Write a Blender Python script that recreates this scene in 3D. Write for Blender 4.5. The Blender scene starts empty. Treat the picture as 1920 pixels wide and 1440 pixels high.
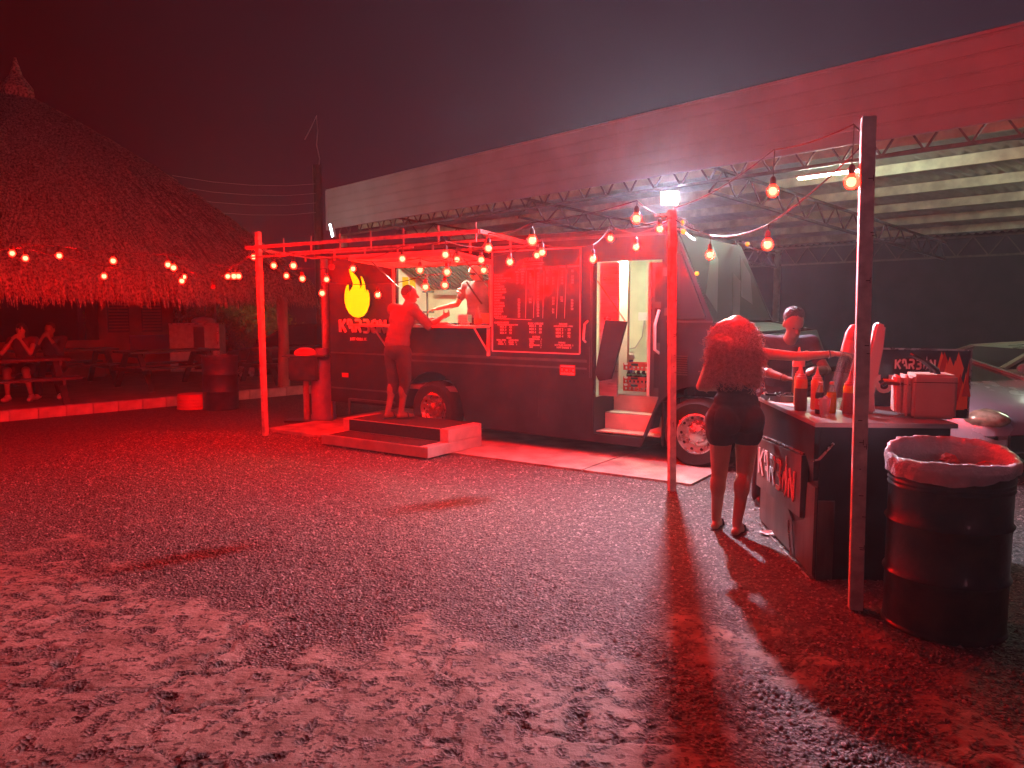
import bpy, bmesh, math, random
import numpy as np
from mathutils import Vector, Matrix
from mathutils.geometry import tessellate_polygon
random.seed(7); np.random.seed(7)
R = math.radians
S = bpy.context.scene
COL = S.collection
# ------------------------------------------------------------------ camera, world, added fill sun, exposure
cd = bpy.data.cameras.new('camera'); cam = bpy.data.objects.new('camera', cd); COL.objects.link(cam)
cam.location = (0, 0, 1.65); cam.rotation_euler = (R(90 - 5.43), 0, 0)
cd.sensor_width = 36; cd.lens = 27.04; cd.clip_start = 0.05; cd.clip_end = 600
S.camera = cam
W = bpy.data.worlds.new('World'); S.world = W; W.use_nodes = True
wt_ = W.node_tree; bg = wt_.nodes['Background']; bg.inputs[1].default_value = 0.42
# night sky: deep red murk over the thatch side fading to plum over the street side, the same all the way round
wc = wt_.nodes.new('ShaderNodeTexCoord'); wm = wt_.nodes.new('ShaderNodeMapping'); wm.inputs['Location'].default_value = (0.5, 0, 0); wm.inputs['Scale'].default_value = (0.8, 0, 0)
wg = wt_.nodes.new('ShaderNodeTexGradient'); wr = wt_.nodes.new('ShaderNodeValToRGB')
wr.color_ramp.elements[0].position = 0.12; wr.color_ramp.elements[0].color = (0.060, 0.0005, 0.001, 1)
wr.color_ramp.elements[1].position = 0.62; wr.color_ramp.elements[1].color = (0.062, 0.022, 0.045, 1)
wt_.links.new(wc.outputs['Generated'], wm.inputs[0]); wt_.links.new(wm.outputs[0], wg.inputs[0]); wt_.links.new(wg.outputs['Color'], wr.inputs[0]); wt_.links.new(wr.outputs[0], bg.inputs[0])
sd = bpy.data.lights.new('fill_sun', 'SUN'); sd.energy = 0.055; sd.angle = R(6); sd.color = (1.0, 0.34, 0.44)  # weak reddish sun added as fill for upright faces, no moon behind it
sun = bpy.data.objects.new('fill_sun', sd); COL.objects.link(sun)
sun.rotation_euler = (R(78), 0, R(8))
vs = S.view_settings; vs.view_transform = 'Standard'; vs.look = 'None'; vs.exposure = 0; vs.gamma = 1
vs.use_curve_mapping = False
S.render.engine = 'CYCLES'
cy = S.cycles; cy.use_denoising = True; cy.max_bounces = 5; cy.diffuse_bounces = 2; cy.glossy_bounces = 3
cy.transmission_bounces = 4; cy.volume_bounces = 0; cy.transparent_max_bounces = 8; cy.sample_clamp_indirect = 4
cy.caustics_reflective = False; cy.caustics_refractive = False; cy.use_light_tree = True
BULB = 920.0      # radiance of the red bulbs
FLOOD = 20000.0    # radiance of the white floodlight panel
HAZE = 0.0032
# ------------------------------------------------------------------ materials
def nt(m): m.use_nodes = True; return m.node_tree
def lnk(t, a, b): t.links.new(a, b)
def mat(name, col, rough=0.6, metal=0.0, var=0.0, vscale=8, bump=0.0, bscale=60, coat=0.0, trans=0.0, alpha=1.0, ior=1.45, col2=None, stretch=None, spec=None):
    m = bpy.data.materials.new(name); t = nt(m); b = t.nodes['Principled BSDF']
    b.inputs['Base Color'].default_value = (*col, 1); b.inputs['Roughness'].default_value = rough
    b.inputs['Metallic'].default_value = metal; b.inputs['Coat Weight'].default_value = coat
    b.inputs['Coat Roughness'].default_value = 0.08
    b.inputs['Transmission Weight'].default_value = trans; b.inputs['Alpha'].default_value = alpha; b.inputs['IOR'].default_value = ior
    if spec is not None: b.inputs['Specular IOR Level'].default_value = spec
    tc = t.nodes.new('ShaderNodeTexCoord'); src = tc.outputs['Object']
    if stretch:
        mp = t.nodes.new('ShaderNodeMapping'); mp.inputs['Scale'].default_value = stretch
        lnk(t, src, mp.inputs[0]); src = mp.outputs[0]
    if var or col2:
        n = t.nodes.new('ShaderNodeTexNoise'); n.inputs['Scale'].default_value = vscale; n.inputs['Detail'].default_value = 6
        lnk(t, src, n.inputs['Vector'])
        r = t.nodes.new('ShaderNodeValToRGB'); r.color_ramp.elements[0].position = 0.35; r.color_ramp.elements[1].position = 0.65
        c2 = col2 or tuple(c * (1 + var) for c in col)
        r.color_ramp.elements[0].color = (*[c * (1 - var) for c in col], 1); r.color_ramp.elements[1].color = (*c2, 1)
        lnk(t, n.outputs[0], r.inputs[0]); lnk(t, r.outputs[0], b.inputs['Base Color'])
        mr = t.nodes.new('ShaderNodeMapRange'); mr.inputs[3].default_value = max(0.03, rough - 0.12); mr.inputs[4].default_value = min(1, rough + 0.12)
        lnk(t, n.outputs[0], mr.inputs[0]); lnk(t, mr.outputs[0], b.inputs['Roughness'])
    if bump:
        n2 = t.nodes.new('ShaderNodeTexNoise'); n2.inputs['Scale'].default_value = bscale; n2.inputs['Detail'].default_value = 5
        lnk(t, src, n2.inputs['Vector'])
        bp = t.nodes.new('ShaderNodeBump'); bp.inputs['Strength'].default_value = bump; bp.inputs['Distance'].default_value = 0.02
        lnk(t, n2.outputs[0], bp.inputs['Height']); lnk(t, bp.outputs[0], b.inputs['Normal'])
    return m
def emat(name, col, s):
    m = bpy.data.materials.new(name); t = nt(m); b = t.nodes['Principled BSDF']
    b.inputs['Base Color'].default_value = (*[min(1, c) for c in col], 1)
    b.inputs['Emission Color'].default_value = (*col, 1); b.inputs['Emission Strength'].default_value = s
    return m
K = {}
K['truck'] = mat('black_truck_paint', (0.020, 0.019, 0.026), 0.40, 0.0, 0.35, 3, 0.06, 6, spec=0.28)
K['trucktrim'] = mat('truck_trim', (0.10, 0.10, 0.10), 0.35, 0.6, 0.2, 5)
K['rubber'] = mat('tyre_rubber', (0.018, 0.018, 0.018), 0.85, 0, 0.3, 20, 0.2, 80)
K['rim'] = mat('chrome_rim', (0.62, 0.60, 0.58), 0.28, 0.9, 0.2, 12)
K['steelw'] = mat('white_painted_steel', (0.62, 0.60, 0.57), 0.5, 0, 0.15, 9, 0.1, 50)
K['frame'] = mat('dull_painted_steel', (0.30, 0.27, 0.26), 0.55, 0, 0.3, 14, 0.2, 50)
K['polepaint'] = mat('worn_white_pole_paint', (0.60, 0.55, 0.49), 0.55, 0, 0.22, 14, 0.2, 45)
K['stain'] = mat('rust_mark', (0.06, 0.03, 0.02), 0.8, 0, 0.3, 30)
K['stainless'] = mat('brushed_stainless', (0.60, 0.61, 0.60), 0.32, 0.9, 0.12, 6, 0.06, 20, stretch=(1, 1, 12))
K['inwall'] = mat('interior_wall_panel', (0.58, 0.62, 0.46), 0.55, 0, 0.12, 4, 0.05, 20)
K['cream'] = mat('cream_frame', (0.72, 0.73, 0.62), 0.5, 0, 0.08, 6)
K['beige'] = mat('beige_hatch_lining', (0.70, 0.66, 0.58), 0.55, 0, 0.08, 8)
K['conc'] = mat('concrete_slab', (0.36, 0.33, 0.29), 0.8, 0, 0.28, 3.5, 0.35, 30)
K['kerb'] = mat('kerb_concrete', (0.50, 0.45, 0.41), 0.8, 0, 0.22, 5, 0.4, 24)
K['plat'] = mat('terrace_floor', (0.20, 0.14, 0.10), 0.7, 0, 0.3, 4, 0.2, 20)
K['redwood'] = mat('red_painted_wood', (0.60, 0.50, 0.45), 0.55, 0, 0.12, 6, 0.12, 30)
K['treadmat'] = mat('black_rubber_tread', (0.035, 0.03, 0.032), 0.75, 0, 0.3, 30, 0.5, 120)
K['letter'] = mat('white_lettering', (0.78, 0.74, 0.72), 0.5)
K['menutext'] = mat('menu_lettering', (0.62, 0.42, 0.42), 0.5)
K['menu'] = mat('gloss_menu_board', (0.03, 0.026, 0.034), 0.12, 0, 0.1, 3, spec=0.35)
K['thatch'] = mat('dry_palm_thatch', (0.30, 0.23, 0.165), 0.85, 0, 0.75, 24, 0.2, 60)
K['thatchbase'] = mat('thatch_underlay', (0.13, 0.09, 0.06), 0.95, 0, 0.4, 8, 0.4, 40)
K['bark'] = mat('wood_post', (0.30, 0.20, 0.14), 0.8, 0, 0.3, 8, 0.35, 25, stretch=(1, 1, 0.2))
K['darkwood'] = mat('dark_stained_wood', (0.045, 0.026, 0.022), 0.42, 0, 0.35, 9, 0.15, 40)
K['redwall'] = mat('red_plaster_wall', (0.28, 0.05, 0.045), 0.7, 0, 0.2, 3, 0.15, 20)
K['darkwall'] = mat('dark_shed_wall', (0.045, 0.024, 0.038), 0.8, 0, 0.3, 2, 0.2, 18)
K['fascia'] = mat('white_metal_fascia', (0.50, 0.46, 0.54), 0.45, 0, 0.10, 1.2, 0.05, 12)
K['rooft'] = mat('galvanised_roof_sheet', (0.55, 0.56, 0.53), 0.42, 0.45, 0.18, 2.5, 0.1, 15)
K['purlin'] = mat('cream_steel_purlin', (0.66, 0.68, 0.54), 0.55, 0, 0.25, 3.5, 0.1, 20)
K['truss'] = mat('dark_steel_truss', (0.16, 0.11, 0.11), 0.55, 0.2, 0.3, 8)
K['colm'] = mat('grey_steel_column', (0.40, 0.41, 0.37), 0.5, 0.2, 0.2, 6)
K['drum'] = mat('black_oil_drum', (0.020, 0.012, 0.015), 0.38, 0.1, 0.5, 7, 0.35, 7, coat=0.15, col2=(0.05, 0.022, 0.018))
K['drumb'] = mat('dark_blue_drum', (0.035, 0.02, 0.05), 0.4, 0.0, 0.3, 7)
K['bag'] = mat('clear_bin_liner', (0.80, 0.76, 0.78), 0.22, 0, 0.1, 12, 1.0, 38, alpha=0.72)
K['trash'] = mat('crumpled_red_wrapper', (0.5, 0.10, 0.08), 0.5, 0, 0.3, 20, 0.5, 40)
K['counter'] = mat('black_sheet_metal', (0.026, 0.022, 0.028), 0.36, 0.3, 0.4, 3, 0.12, 5)
K['counterp'] = mat('brushed_dark_panel', (0.17, 0.15, 0.14), 0.36, 0.7, 0.4, 5, 0.08, 20, stretch=(1, 1, 0.25))
K['black'] = mat('black_plastic', (0.02, 0.02, 0.022), 0.35)
K['white'] = mat('white_plastic', (0.78, 0.77, 0.74), 0.35)
K['pinkbox'] = mat('beige_coolbox_plastic', (0.62, 0.50, 0.42), 0.45, 0, 0.06, 6)
K['pinkboxf'] = mat('pale_front_shell', (0.75, 0.62, 0.56), 0.35, 0, 0.05, 5)
K['orange'] = mat('orange_plastic', (0.75, 0.25, 0.08), 0.4)
K['redp'] = mat('red_plastic', (0.60, 0.035, 0.03), 0.4, 0, 0.1, 9)
K['blue'] = mat('blue_plastic', (0.10, 0.14, 0.62), 0.4, 0, 0.08, 8)
K['yellow'] = mat('yellow_drink', (0.80, 0.60, 0.02), 0.2)
K['brownsauce'] = mat('brown_sauce', (0.14, 0.045, 0.03), 0.3)
K['redsauce'] = mat('red_sauce', (0.42, 0.03, 0.015), 0.3)
K['orangesauce'] = mat('orange_sauce', (0.75, 0.22, 0.06), 0.3)
K['tip'] = mat('squeeze_cap', (0.75, 0.30, 0.24), 0.35)
K['cola'] = mat('dark_soda', (0.03, 0.01, 0.02), 0.12)
K['glass'] = mat('clear_plastic', (0.85, 0.85, 0.85), 0.08, trans=0.85, alpha=0.38)
K['cup'] = mat('clear_cup', (0.9, 0.85, 0.85), 0.1, alpha=0.35)
K['ice'] = mat('ice_cube', (0.85, 0.72, 0.72), 0.15, trans=0.3, alpha=0.8)
K['skinm'] = mat('brown_skin', (0.20, 0.10, 0.065), 0.52, 0, 0.08, 10, 0.05, 90)
K['skinw'] = mat('light_brown_skin', (0.42, 0.24, 0.17), 0.48, 0, 0.07, 8, 0.05, 90)
K['hairk'] = mat('short_black_hair', (0.025, 0.020, 0.018), 0.6, 0, 0.3, 40, 0.9, 130)
K['curl'] = mat('auburn_curly_hair', (0.42, 0.26, 0.22), 0.5, 0, 0.35, 40)
K['shirtr'] = mat('grey_tee_shirt', (0.085, 0.05, 0.055), 0.85, 0, 0.1, 7, 0.25, 12)
K['dark'] = mat('dark_cloth', (0.035, 0.028, 0.034), 0.85, 0, 0.25, 8, 0.25, 14)
K['navy'] = mat('charcoal_tee', (0.07, 0.065, 0.085), 0.85, 0, 0.2, 8, 0.25, 14)
K['polo'] = mat('striped_polo', (0.18, 0.14, 0.16), 0.8, 0, 0.2, 8, 0.2, 14)
K['maroon'] = mat('maroon_cloth', (0.12, 0.02, 0.025), 0.85, 0, 0.2, 8, 0.25, 14)
K['capw'] = mat('pale_cap', (0.72, 0.70, 0.66), 0.8)
K['foliage'] = mat('bush_leaves', (0.085, 0.12, 0.03), 0.6, 0, 0.4, 6)
K['foliage2'] = mat('yellow_green_leaves', (0.16, 0.15, 0.03), 0.6, 0, 0.4, 6)
K['carpale'] = mat('pale_green_car_paint', (0.42, 0.46, 0.36), 0.28, 0.1, 0.05, 3, coat=0.6)
K['carsilver'] = mat('silver_car_paint', (0.50, 0.54, 0.60), 0.25, 0.35, 0.05, 3, coat=0.6)
K['cardark'] = mat('dark_red_car_paint', (0.06, 0.02, 0.022), 0.22, 0.2, 0.1, 3, coat=0.7)
K['carglass'] = mat('car_glass', (0.03, 0.03, 0.035), 0.14, 0, coat=0.1)
K['wscreen'] = mat('dusty_windscreen', (0.02, 0.02, 0.024), 0.5, 0, 0.3, 3, spec=0.2)
K['headl'] = mat('headlamp_lens', (0.55, 0.50, 0.34), 0.12, 0.3, 0.4, 14, coat=0.8)
K['amber'] = emat('amber_marker', (1.0, 0.33, 0.02), 1.2)
K['tank'] = mat('purple_grey_gas_cylinder', (0.22, 0.10, 0.26), 0.4, 0, 0.12, 6)
K['wire'] = mat('string_light_cable', (0.05, 0.03, 0.03), 0.6)
K['cableR'] = mat('grey_cable', (0.35, 0.30, 0.30), 0.6)
K['bulbneck'] = mat('bulb_socket', (0.05, 0.012, 0.012), 0.5)
K['bulb'] = emat('lit_bulb_core', (1.0, 0.0009, 0.0004), BULB * 2.0)
K['bulbshell'] = mat('red_bulb_glass', (0.8, 0.02, 0.01), 0.1, alpha=0.22)
_b = K['bulbshell'].node_tree.nodes['Principled BSDF']; _b.inputs['Emission Color'].default_value = (1.0, 0.03, 0.012, 1); _b.inputs['Emission Strength'].default_value = 22.0
K['unlit'] = mat('unlit_red_bulb', (0.55, 0.05, 0.04), 0.1, trans=0.5, alpha=0.7)
K['flood'] = emat('floodlight_lens', (0.78, 0.80, 1.0), FLOOD)
K['tube'] = emat('fluorescent_tube', (0.86, 1.0, 0.72), 420.0)
K['tube2'] = emat('cool_tube', (0.80, 0.92, 1.0), 12.0)
K['flame'] = emat('lit_yellow_acrylic', (1.0, 0.66, 0.0), 1.25)
K['litred'] = emat('red_indicator', (1.0, 0.02, 0.02), 4.0)
K['greenhi'] = mat('green_label', (0.05, 0.35, 0.15), 0.4)
K['plate'] = mat('sticker_pale', (0.65, 0.55, 0.55), 0.5)
K['purpl'] = mat('violet_print', (0.22, 0.2, 0.42), 0.6)
K['tire2'] = K['rubber']
# ------------------------------------------------------------------ mesh helpers
def tagp(o, label=None, cat=None, group=None, kind=None):
    if label: o['label'] = label
    if cat: o['category'] = cat
    if group: o['group'] = group
    if kind: o['kind'] = kind
    return o
def thing(name, label, cat, loc=(0, 0, 0), rz=0.0, group=None):
    o = bpy.data.objects.new(name, None); COL.objects.link(o); o.location = loc; o.rotation_euler = (0, 0, rz)
    o.empty_display_size = 0.2
    return tagp(o, label, cat, group)
class MB:
    def __init__(s): s.v = []; s.f = []
    def add(s, v, f):
        n = len(s.v); s.v += [tuple(p) for p in v]; s.f += [tuple(i + n for i in q) for q in f]; return s
    def box(s, c, d, rot=None, taper=1.0):
        x, y, z = d[0] / 2, d[1] / 2, d[2] / 2
        P = [(-x, -y, -z), (x, -y, -z), (x, y, -z), (-x, y, -z), (-x * taper, -y * taper, z), (x * taper, -y * taper, z), (x * taper, y * taper, z), (-x * taper, y * taper, z)]
        P = [Vector(p) for p in P]
        if rot is not None: P = [rot @ p for p in P]
        return s.add([p + Vector(c) for p in P], [(3, 2, 1, 0), (4, 5, 6, 7), (0, 1, 5, 4), (1, 2, 6, 5), (2, 3, 7, 6), (3, 0, 4, 7)])
    def b2(s, a, b):
        return s.box([(a[i] + b[i]) / 2 for i in range(3)], [abs(b[i] - a[i]) for i in range(3)])
    def bar(s, a, b, w, h=None, up=(0, 0, 1)):
        a, b = Vector(a), Vector(b); d = b - a; L = d.length; d.normalize(); up = Vector(up)
        if abs(d.dot(up)) > 0.98: up = Vector((0, 1, 0))
        x = d.cross(up).normalized(); y = x.cross(d)
        M = Matrix((x, d, y)).transposed()
        return s.box((a + b) / 2, (w, L, h or w), M)
    def tube(s, pts, r, n=8, cap=True, radii=None):
        pts = [Vector(p) for p in pts]; rings = []; ref = None
        for i, p in enumerate(pts):
            d = (pts[min(i + 1, len(pts) - 1)] - pts[max(i - 1, 0)]).normalized()
            if ref is None:
                ref = d.cross(Vector((0, 0, 1)) if abs(d.z) < 0.9 else Vector((1, 0, 0))).normalized()
            else:
                ref = (ref - d * ref.dot(d)).normalized()
            y = d.cross(ref); rr = radii[i] if radii else r
            rings.append([p + (ref * math.cos(2 * math.pi * k / n) + y * math.sin(2 * math.pi * k / n)) * rr for k in range(n)])
        V = [q for g in rings for q in g]; F = []
        for i in range(len(rings) - 1):
            for k in range(n):
                F.append((i * n + k, i * n + (k + 1) % n, (i + 1) * n + (k + 1) % n, (i + 1) * n + k))
        if cap: F.append(tuple(reversed(range(n)))); F.append(tuple(range((len(rings) - 1) * n, len(rings) * n)))
        return s.add(V, F)
    def lathe(s, prof, c=(0, 0, 0), n=20, M=None, cap=False, phase=0.0):
        V = []; F = []; c = Vector(c)
        for (r, z) in prof:
            for k in range(n):
                a = 2 * math.pi * k / n + phase; p = Vector((r * math.cos(a), r * math.sin(a), z))
                if M is not None: p = M @ p
                V.append(p + c)
        for i in range(len(prof) - 1):
            for k in range(n): F.append((i * n + k, i * n + (k + 1) % n, (i + 1) * n + (k + 1) % n, (i + 1) * n + k))
        if cap: F.append(tuple(reversed(range(n)))); F.append(tuple(range((len(prof) - 1) * n, len(prof) * n)))
        return s.add(V, F)
    def ell(s, c, r, n=12, m=8, rot=None):
        V = []; F = []
        for i in range(m + 1):
            t = math.pi * i / m
            for k in range(n):
                a = 2 * math.pi * k / n; p = Vector((r[0] * math.sin(t) * math.cos(a), r[1] * math.sin(t) * math.sin(a), -r[2] * math.cos(t)))
                if rot is not None: p = rot @ p
                V.append(p + Vector(c))
        for i in range(m):
            for k in range(n): F.append((i * n + k, i * n + (k + 1) % n, (i + 1) * n + (k + 1) % n, (i + 1) * n + k))
        return s.add(V, F)
    def plate(s, outer, fn, t, holes=()):
        """flat polygon (2D, may be concave, with holes) mapped by fn(u, v, w) for w=0 and w=t"""
        loops = [list(outer)] + [list(h) for h in holes]
        tris = tessellate_polygon([[Vector((p[0], p[1], 0)) for p in l] for l in loops])
        flat = [p for l in loops for p in l]; n = len(flat)
        V = [fn(p[0], p[1], 0) for p in flat] + [fn(p[0], p[1], t) for p in flat]; F = []
        for tr in tris: F.append(tuple(tr)); F.append(tuple(i + n for i in reversed(tr)))
        o = 0
        for l in loops:
            k = len(l)
            for i in range(k): F.append((o + i, o + (i + 1) % k, o + (i + 1) % k + n, o + i + n))
            o += k
        return s.add(V, F)
    def mesh(s, name):
        me = bpy.data.meshes.new(name); me.from_pydata(s.v, [], s.f); me.update(); return me
    def build(s, name, m, parent=None, smooth=False, bevel=0.0, weld=True, label=None, kind=None, loc=None, rot=None):
        me = s.mesh(name)
        bm = bmesh.new(); bm.from_mesh(me)
        if weld: bmesh.ops.remove_doubles(bm, verts=bm.verts, dist=1e-5)
        bmesh.ops.recalc_face_normals(bm, faces=bm.faces)
        if bevel:
            es = [e for e in bm.edges if len(e.link_faces) == 2 and e.calc_face_angle(0) > 0.6]
            bmesh.ops.bevel(bm, geom=es, offset=bevel, segments=2, affect='EDGES', clamp_overlap=True)
        bm.to_mesh(me); bm.free()
        if smooth:
            me.polygons.foreach_set('use_smooth', [True] * len(me.polygons))
            if smooth != 'all': me.set_sharp_from_angle(angle=R(38))
        me.materials.append(K[m] if isinstance(m, str) else m)
        o = bpy.data.objects.new(name, me); COL.objects.link(o)
        if parent is not None: o.parent = parent
        if loc is not None: o.location = loc
        if rot is not None: o.rotation_euler = rot
        if label: o['label'] = label
        if kind: o['kind'] = kind
        return o
def struct(o, label=None):
    o['kind'] = 'structure'
    if label: o['label'] = label
    return o
def copy_tree(o, parent=None, **kw):
    c = o.copy(); COL.objects.link(c)
    if parent is not None: c.parent = parent
    for ch in list(o.children): copy_tree(ch, c)
    return c
def text_mesh(body, size, m, parent, name='lettering', M=None, extrude=0.002, align='LEFT', bold=0.0, spacing=1.0, line=1.0):
    cu = bpy.data.curves.new(name, 'FONT'); cu.body = body; cu.size = size; cu.extrude = extrude; cu.align_x = align
    cu.offset = bold; cu.space_character = spacing; cu.space_line = line; cu.resolution_u = 3
    t = bpy.data.objects.new(name, cu); COL.objects.link(t)
    dg = bpy.context.evaluated_depsgraph_get(); me = bpy.data.meshes.new_from_object(t.evaluated_get(dg))
    bpy.data.objects.remove(t)
    if M is not None: me.transform(M)
    me.materials.clear(); me.materials.append(K[m])
    o = bpy.data.objects.new(name, me); COL.objects.link(o); o.parent = parent
    return o
# numpy value noise
_P = np.random.RandomState(3).rand(256, 256)
def vnoise(x, y):
    xi = np.floor(x).astype(int); yi = np.floor(y).astype(int); xf = x - xi; yf = y - yi
    u = xf * xf * (3 - 2 * xf); v = yf * yf * (3 - 2 * yf)
    g = lambda a, b: _P[a & 255, b & 255]
    return (g(xi, yi) * (1 - u) + g(xi + 1, yi) * u) * (1 - v) + (g(xi, yi + 1) * (1 - u) + g(xi + 1, yi + 1) * u) * v
def fbm(x, y, o=4):
    t = 0; a = 1; n = 0
    for i in range(o): t = t + a * vnoise(x * 2 ** i + 17 * i, y * 2 ** i + 31 * i); n += a; a *= 0.5
    return t / n
def npmesh(name, V, F, m, parent=None, smooth=False):
    """F is an (n,3) or (n,4) array"""
    me = bpy.data.meshes.new(name); k = F.shape[1]
    me.vertices.add(len(V)); me.vertices.foreach_set('co', V.astype(np.float32).ravel())
    me.loops.add(F.size); me.loops.foreach_set('vertex_index', F.astype(np.int32).ravel())
    me.polygons.add(len(F)); me.polygons.foreach_set('loop_start', np.arange(0, F.size, k, dtype=np.int32))
    if smooth: me.polygons.foreach_set('use_smooth', np.ones(len(F), dtype=bool))
    me.update(); me.validate(); me.materials.append(K[m] if isinstance(m, str) else m)
    o = bpy.data.objects.new(name, me); COL.objects.link(o)
    if parent is not None: o.parent = parent
    return o

# ------------------------------------------------------------------ ground
def slab(x, y):
    """how much of the old worn pavement shows through the gravel at a place, 0..1"""
    n = fbm(x * 1.05 + 5, y * 0.8 + 9, 4)
    d = 3.65 - 0.5 * x - y      # nearer than this line the pavement is bare
    n2 = fbm(x * 5.5 + 2, y * 5.5, 3)
    e = np.clip(d, -2, 1.1) * 0.75 + (n - 0.5) * 2.4 + (n2 - 0.5) * 0.9
    return np.clip(e * 2.6 + 0.45, 0, 1)
nx, ny = 620, 520
xs = np.linspace(-4.6, 4.6, nx); tt = np.linspace(0, 1, ny); ys = 1.6 + 8.4 * tt ** 1.5
GX, GY = np.meshgrid(xs, ys)
mask = slab(GX, GY)
crk = np.abs(fbm(GX * 1.7 + 3, GY * 1.7, 4) - 0.5)
pit = vnoise(GX * 20, GY * 20) * 0.6 + vnoise(GX * 33, GY * 33) * 0.4
hgt = mask * 0.012 - mask * 0.016 * np.clip(1 - crk / 0.018, 0, 1) - mask * np.where(pit < 0.36, (0.36 - pit) * 0.06, 0) + (1 - mask) * 0.008 * (vnoise(GX * 31, GY * 31) + vnoise(GX * 17, GY * 17) - 1) + 0.012 * (fbm(GX * 0.7, GY * 0.7, 3) - 0.5)
edge = np.clip(np.minimum(np.minimum((GX + 4.6) / 0.4, (4.6 - GX) / 0.4), (10.0 - GY) / 0.6), 0, 1)
hgt = hgt * edge + 0.004
V = np.stack([GX, GY, hgt], -1).reshape(-1, 3)
ii = (np.arange(ny - 1)[:, None] * nx + np.arange(nx - 1)[None, :]).ravel()
F = np.stack([ii, ii + 1, ii + nx + 1, ii + nx], 1)
gm = bpy.data.materials.new('gravel_and_worn_pavement'); t = nt(gm); b = t.nodes['Principled BSDF']; b.inputs['Roughness'].default_value = 0.75
at = t.nodes.new('ShaderNodeAttribute'); at.attribute_name = 'slab'
tc = t.nodes.new('ShaderNodeTexCoord')
def noise(sc, det=4):
    n = t.nodes.new('ShaderNodeTexNoise'); n.inputs['Scale'].default_value = sc; n.inputs['Detail'].default_value = det
    lnk(t, tc.outputs['Object'], n.inputs['Vector']); return n
vo = t.nodes.new('ShaderNodeTexVoronoi'); vo.inputs['Scale'].default_value = 62; lnk(t, tc.outputs['Object'], vo.inputs['Vector'])
r1 = t.nodes.new('ShaderNodeValToRGB'); e = r1.color_ramp.elements
e[0].position = 0.0; e[0].color = (0.030, 0.023, 0.021, 1); e[1].position = 1.0; e[1].color = (0.26, 0.21, 0.19, 1)
e2 = r1.color_ramp.elements.new(0.6); e2.color = (0.085, 0.066, 0.06, 1)
lnk(t, vo.outputs['Color'], r1.inputs[0])
n1 = noise(5, 8); r2 = t.nodes.new('ShaderNodeValToRGB'); e = r2.color_ramp.elements
e[0].position = 0.3; e[0].color = (0.17, 0.11, 0.085, 1); e[1].position = 0.72; e[1].color = (0.42, 0.31, 0.25, 1)
lnk(t, n1.outputs[0], r2.inputs[0])
n3 = noise(30, 5); r3 = t.nodes.new('ShaderNodeValToRGB'); r3.color_ramp.elements[0].position = 0.38; r3.color_ramp.elements[1].position = 0.43
lnk(t, n3.outputs[0], r3.inputs[0])
mx0 = t.nodes.new('ShaderNodeMix'); mx0.data_type = 'RGBA'; mx0.inputs[6].default_value = (0.07, 0.045, 0.035, 1)
lnk(t, r3.outputs[0], mx0.inputs[0]); lnk(t, r2.outputs[0], mx0.inputs[7])
mx = t.nodes.new('ShaderNodeMix'); mx.data_type = 'RGBA'
lnk(t, at.outputs['Fac'], mx.inputs[0]); lnk(t, r1.outputs[0], mx.inputs[6]); lnk(t, mx0.outputs[2], mx.inputs[7])
lnk(t, mx.outputs[2], b.inputs['Base Color'])
bp = t.nodes.new('ShaderNodeBump'); bp.inputs['Strength'].default_value = 0.9; bp.inputs['Distance'].default_value = 0.012
n4 = noise(110, 3); ma = t.nodes.new('ShaderNodeMath'); ma.operation = 'ADD'
inv = t.nodes.new('ShaderNodeMath'); inv.operation = 'SUBTRACT'; inv.inputs[0].default_value = 1.0; lnk(t, at.outputs['Fac'], inv.inputs[1])
ml = t.nodes.new('ShaderNodeMath'); ml.operation = 'MULTIPLY'; lnk(t, vo.outputs['Distance'], ml.inputs[0]); lnk(t, inv.outputs[0], ml.inputs[1])
n5 = noise(26, 7); lnk(t, ml.outputs[0], ma.inputs[0]); lnk(t, n5.outputs[0], ma.inputs[1]); lnk(t, ma.outputs[0], bp.inputs['Height']); lnk(t, bp.outputs[0], b.inputs['Normal'])
g = npmesh('near_ground', V, F, gm, smooth=True); struct(g, 'worn pavement patches showing through dark gravel in the foreground')
a = g.data.attributes.new('slab', 'FLOAT', 'POINT'); cm = mask * (1 - 0.85 * np.clip((0.44 - pit) / 0.05, 0, 1)) * (1 - 0.8 * np.clip(1.4 - crk / 0.010, 0, 1)); a.data.foreach_set('value', cm.astype(np.float32).ravel())
m_ = MB()
far = MB()   # the rest of the ground: a ring around the near sheet, so no two sheets share a plane
far.add([(-33, -13, -0.012), (33, -13, -0.012), (33, 41, -0.012), (-33, 41, -0.012)], [(0, 1, 2, 3)])
gf = far.build('ground', gm); struct(gf, 'dark gravel yard running back to the buildings')
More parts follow.
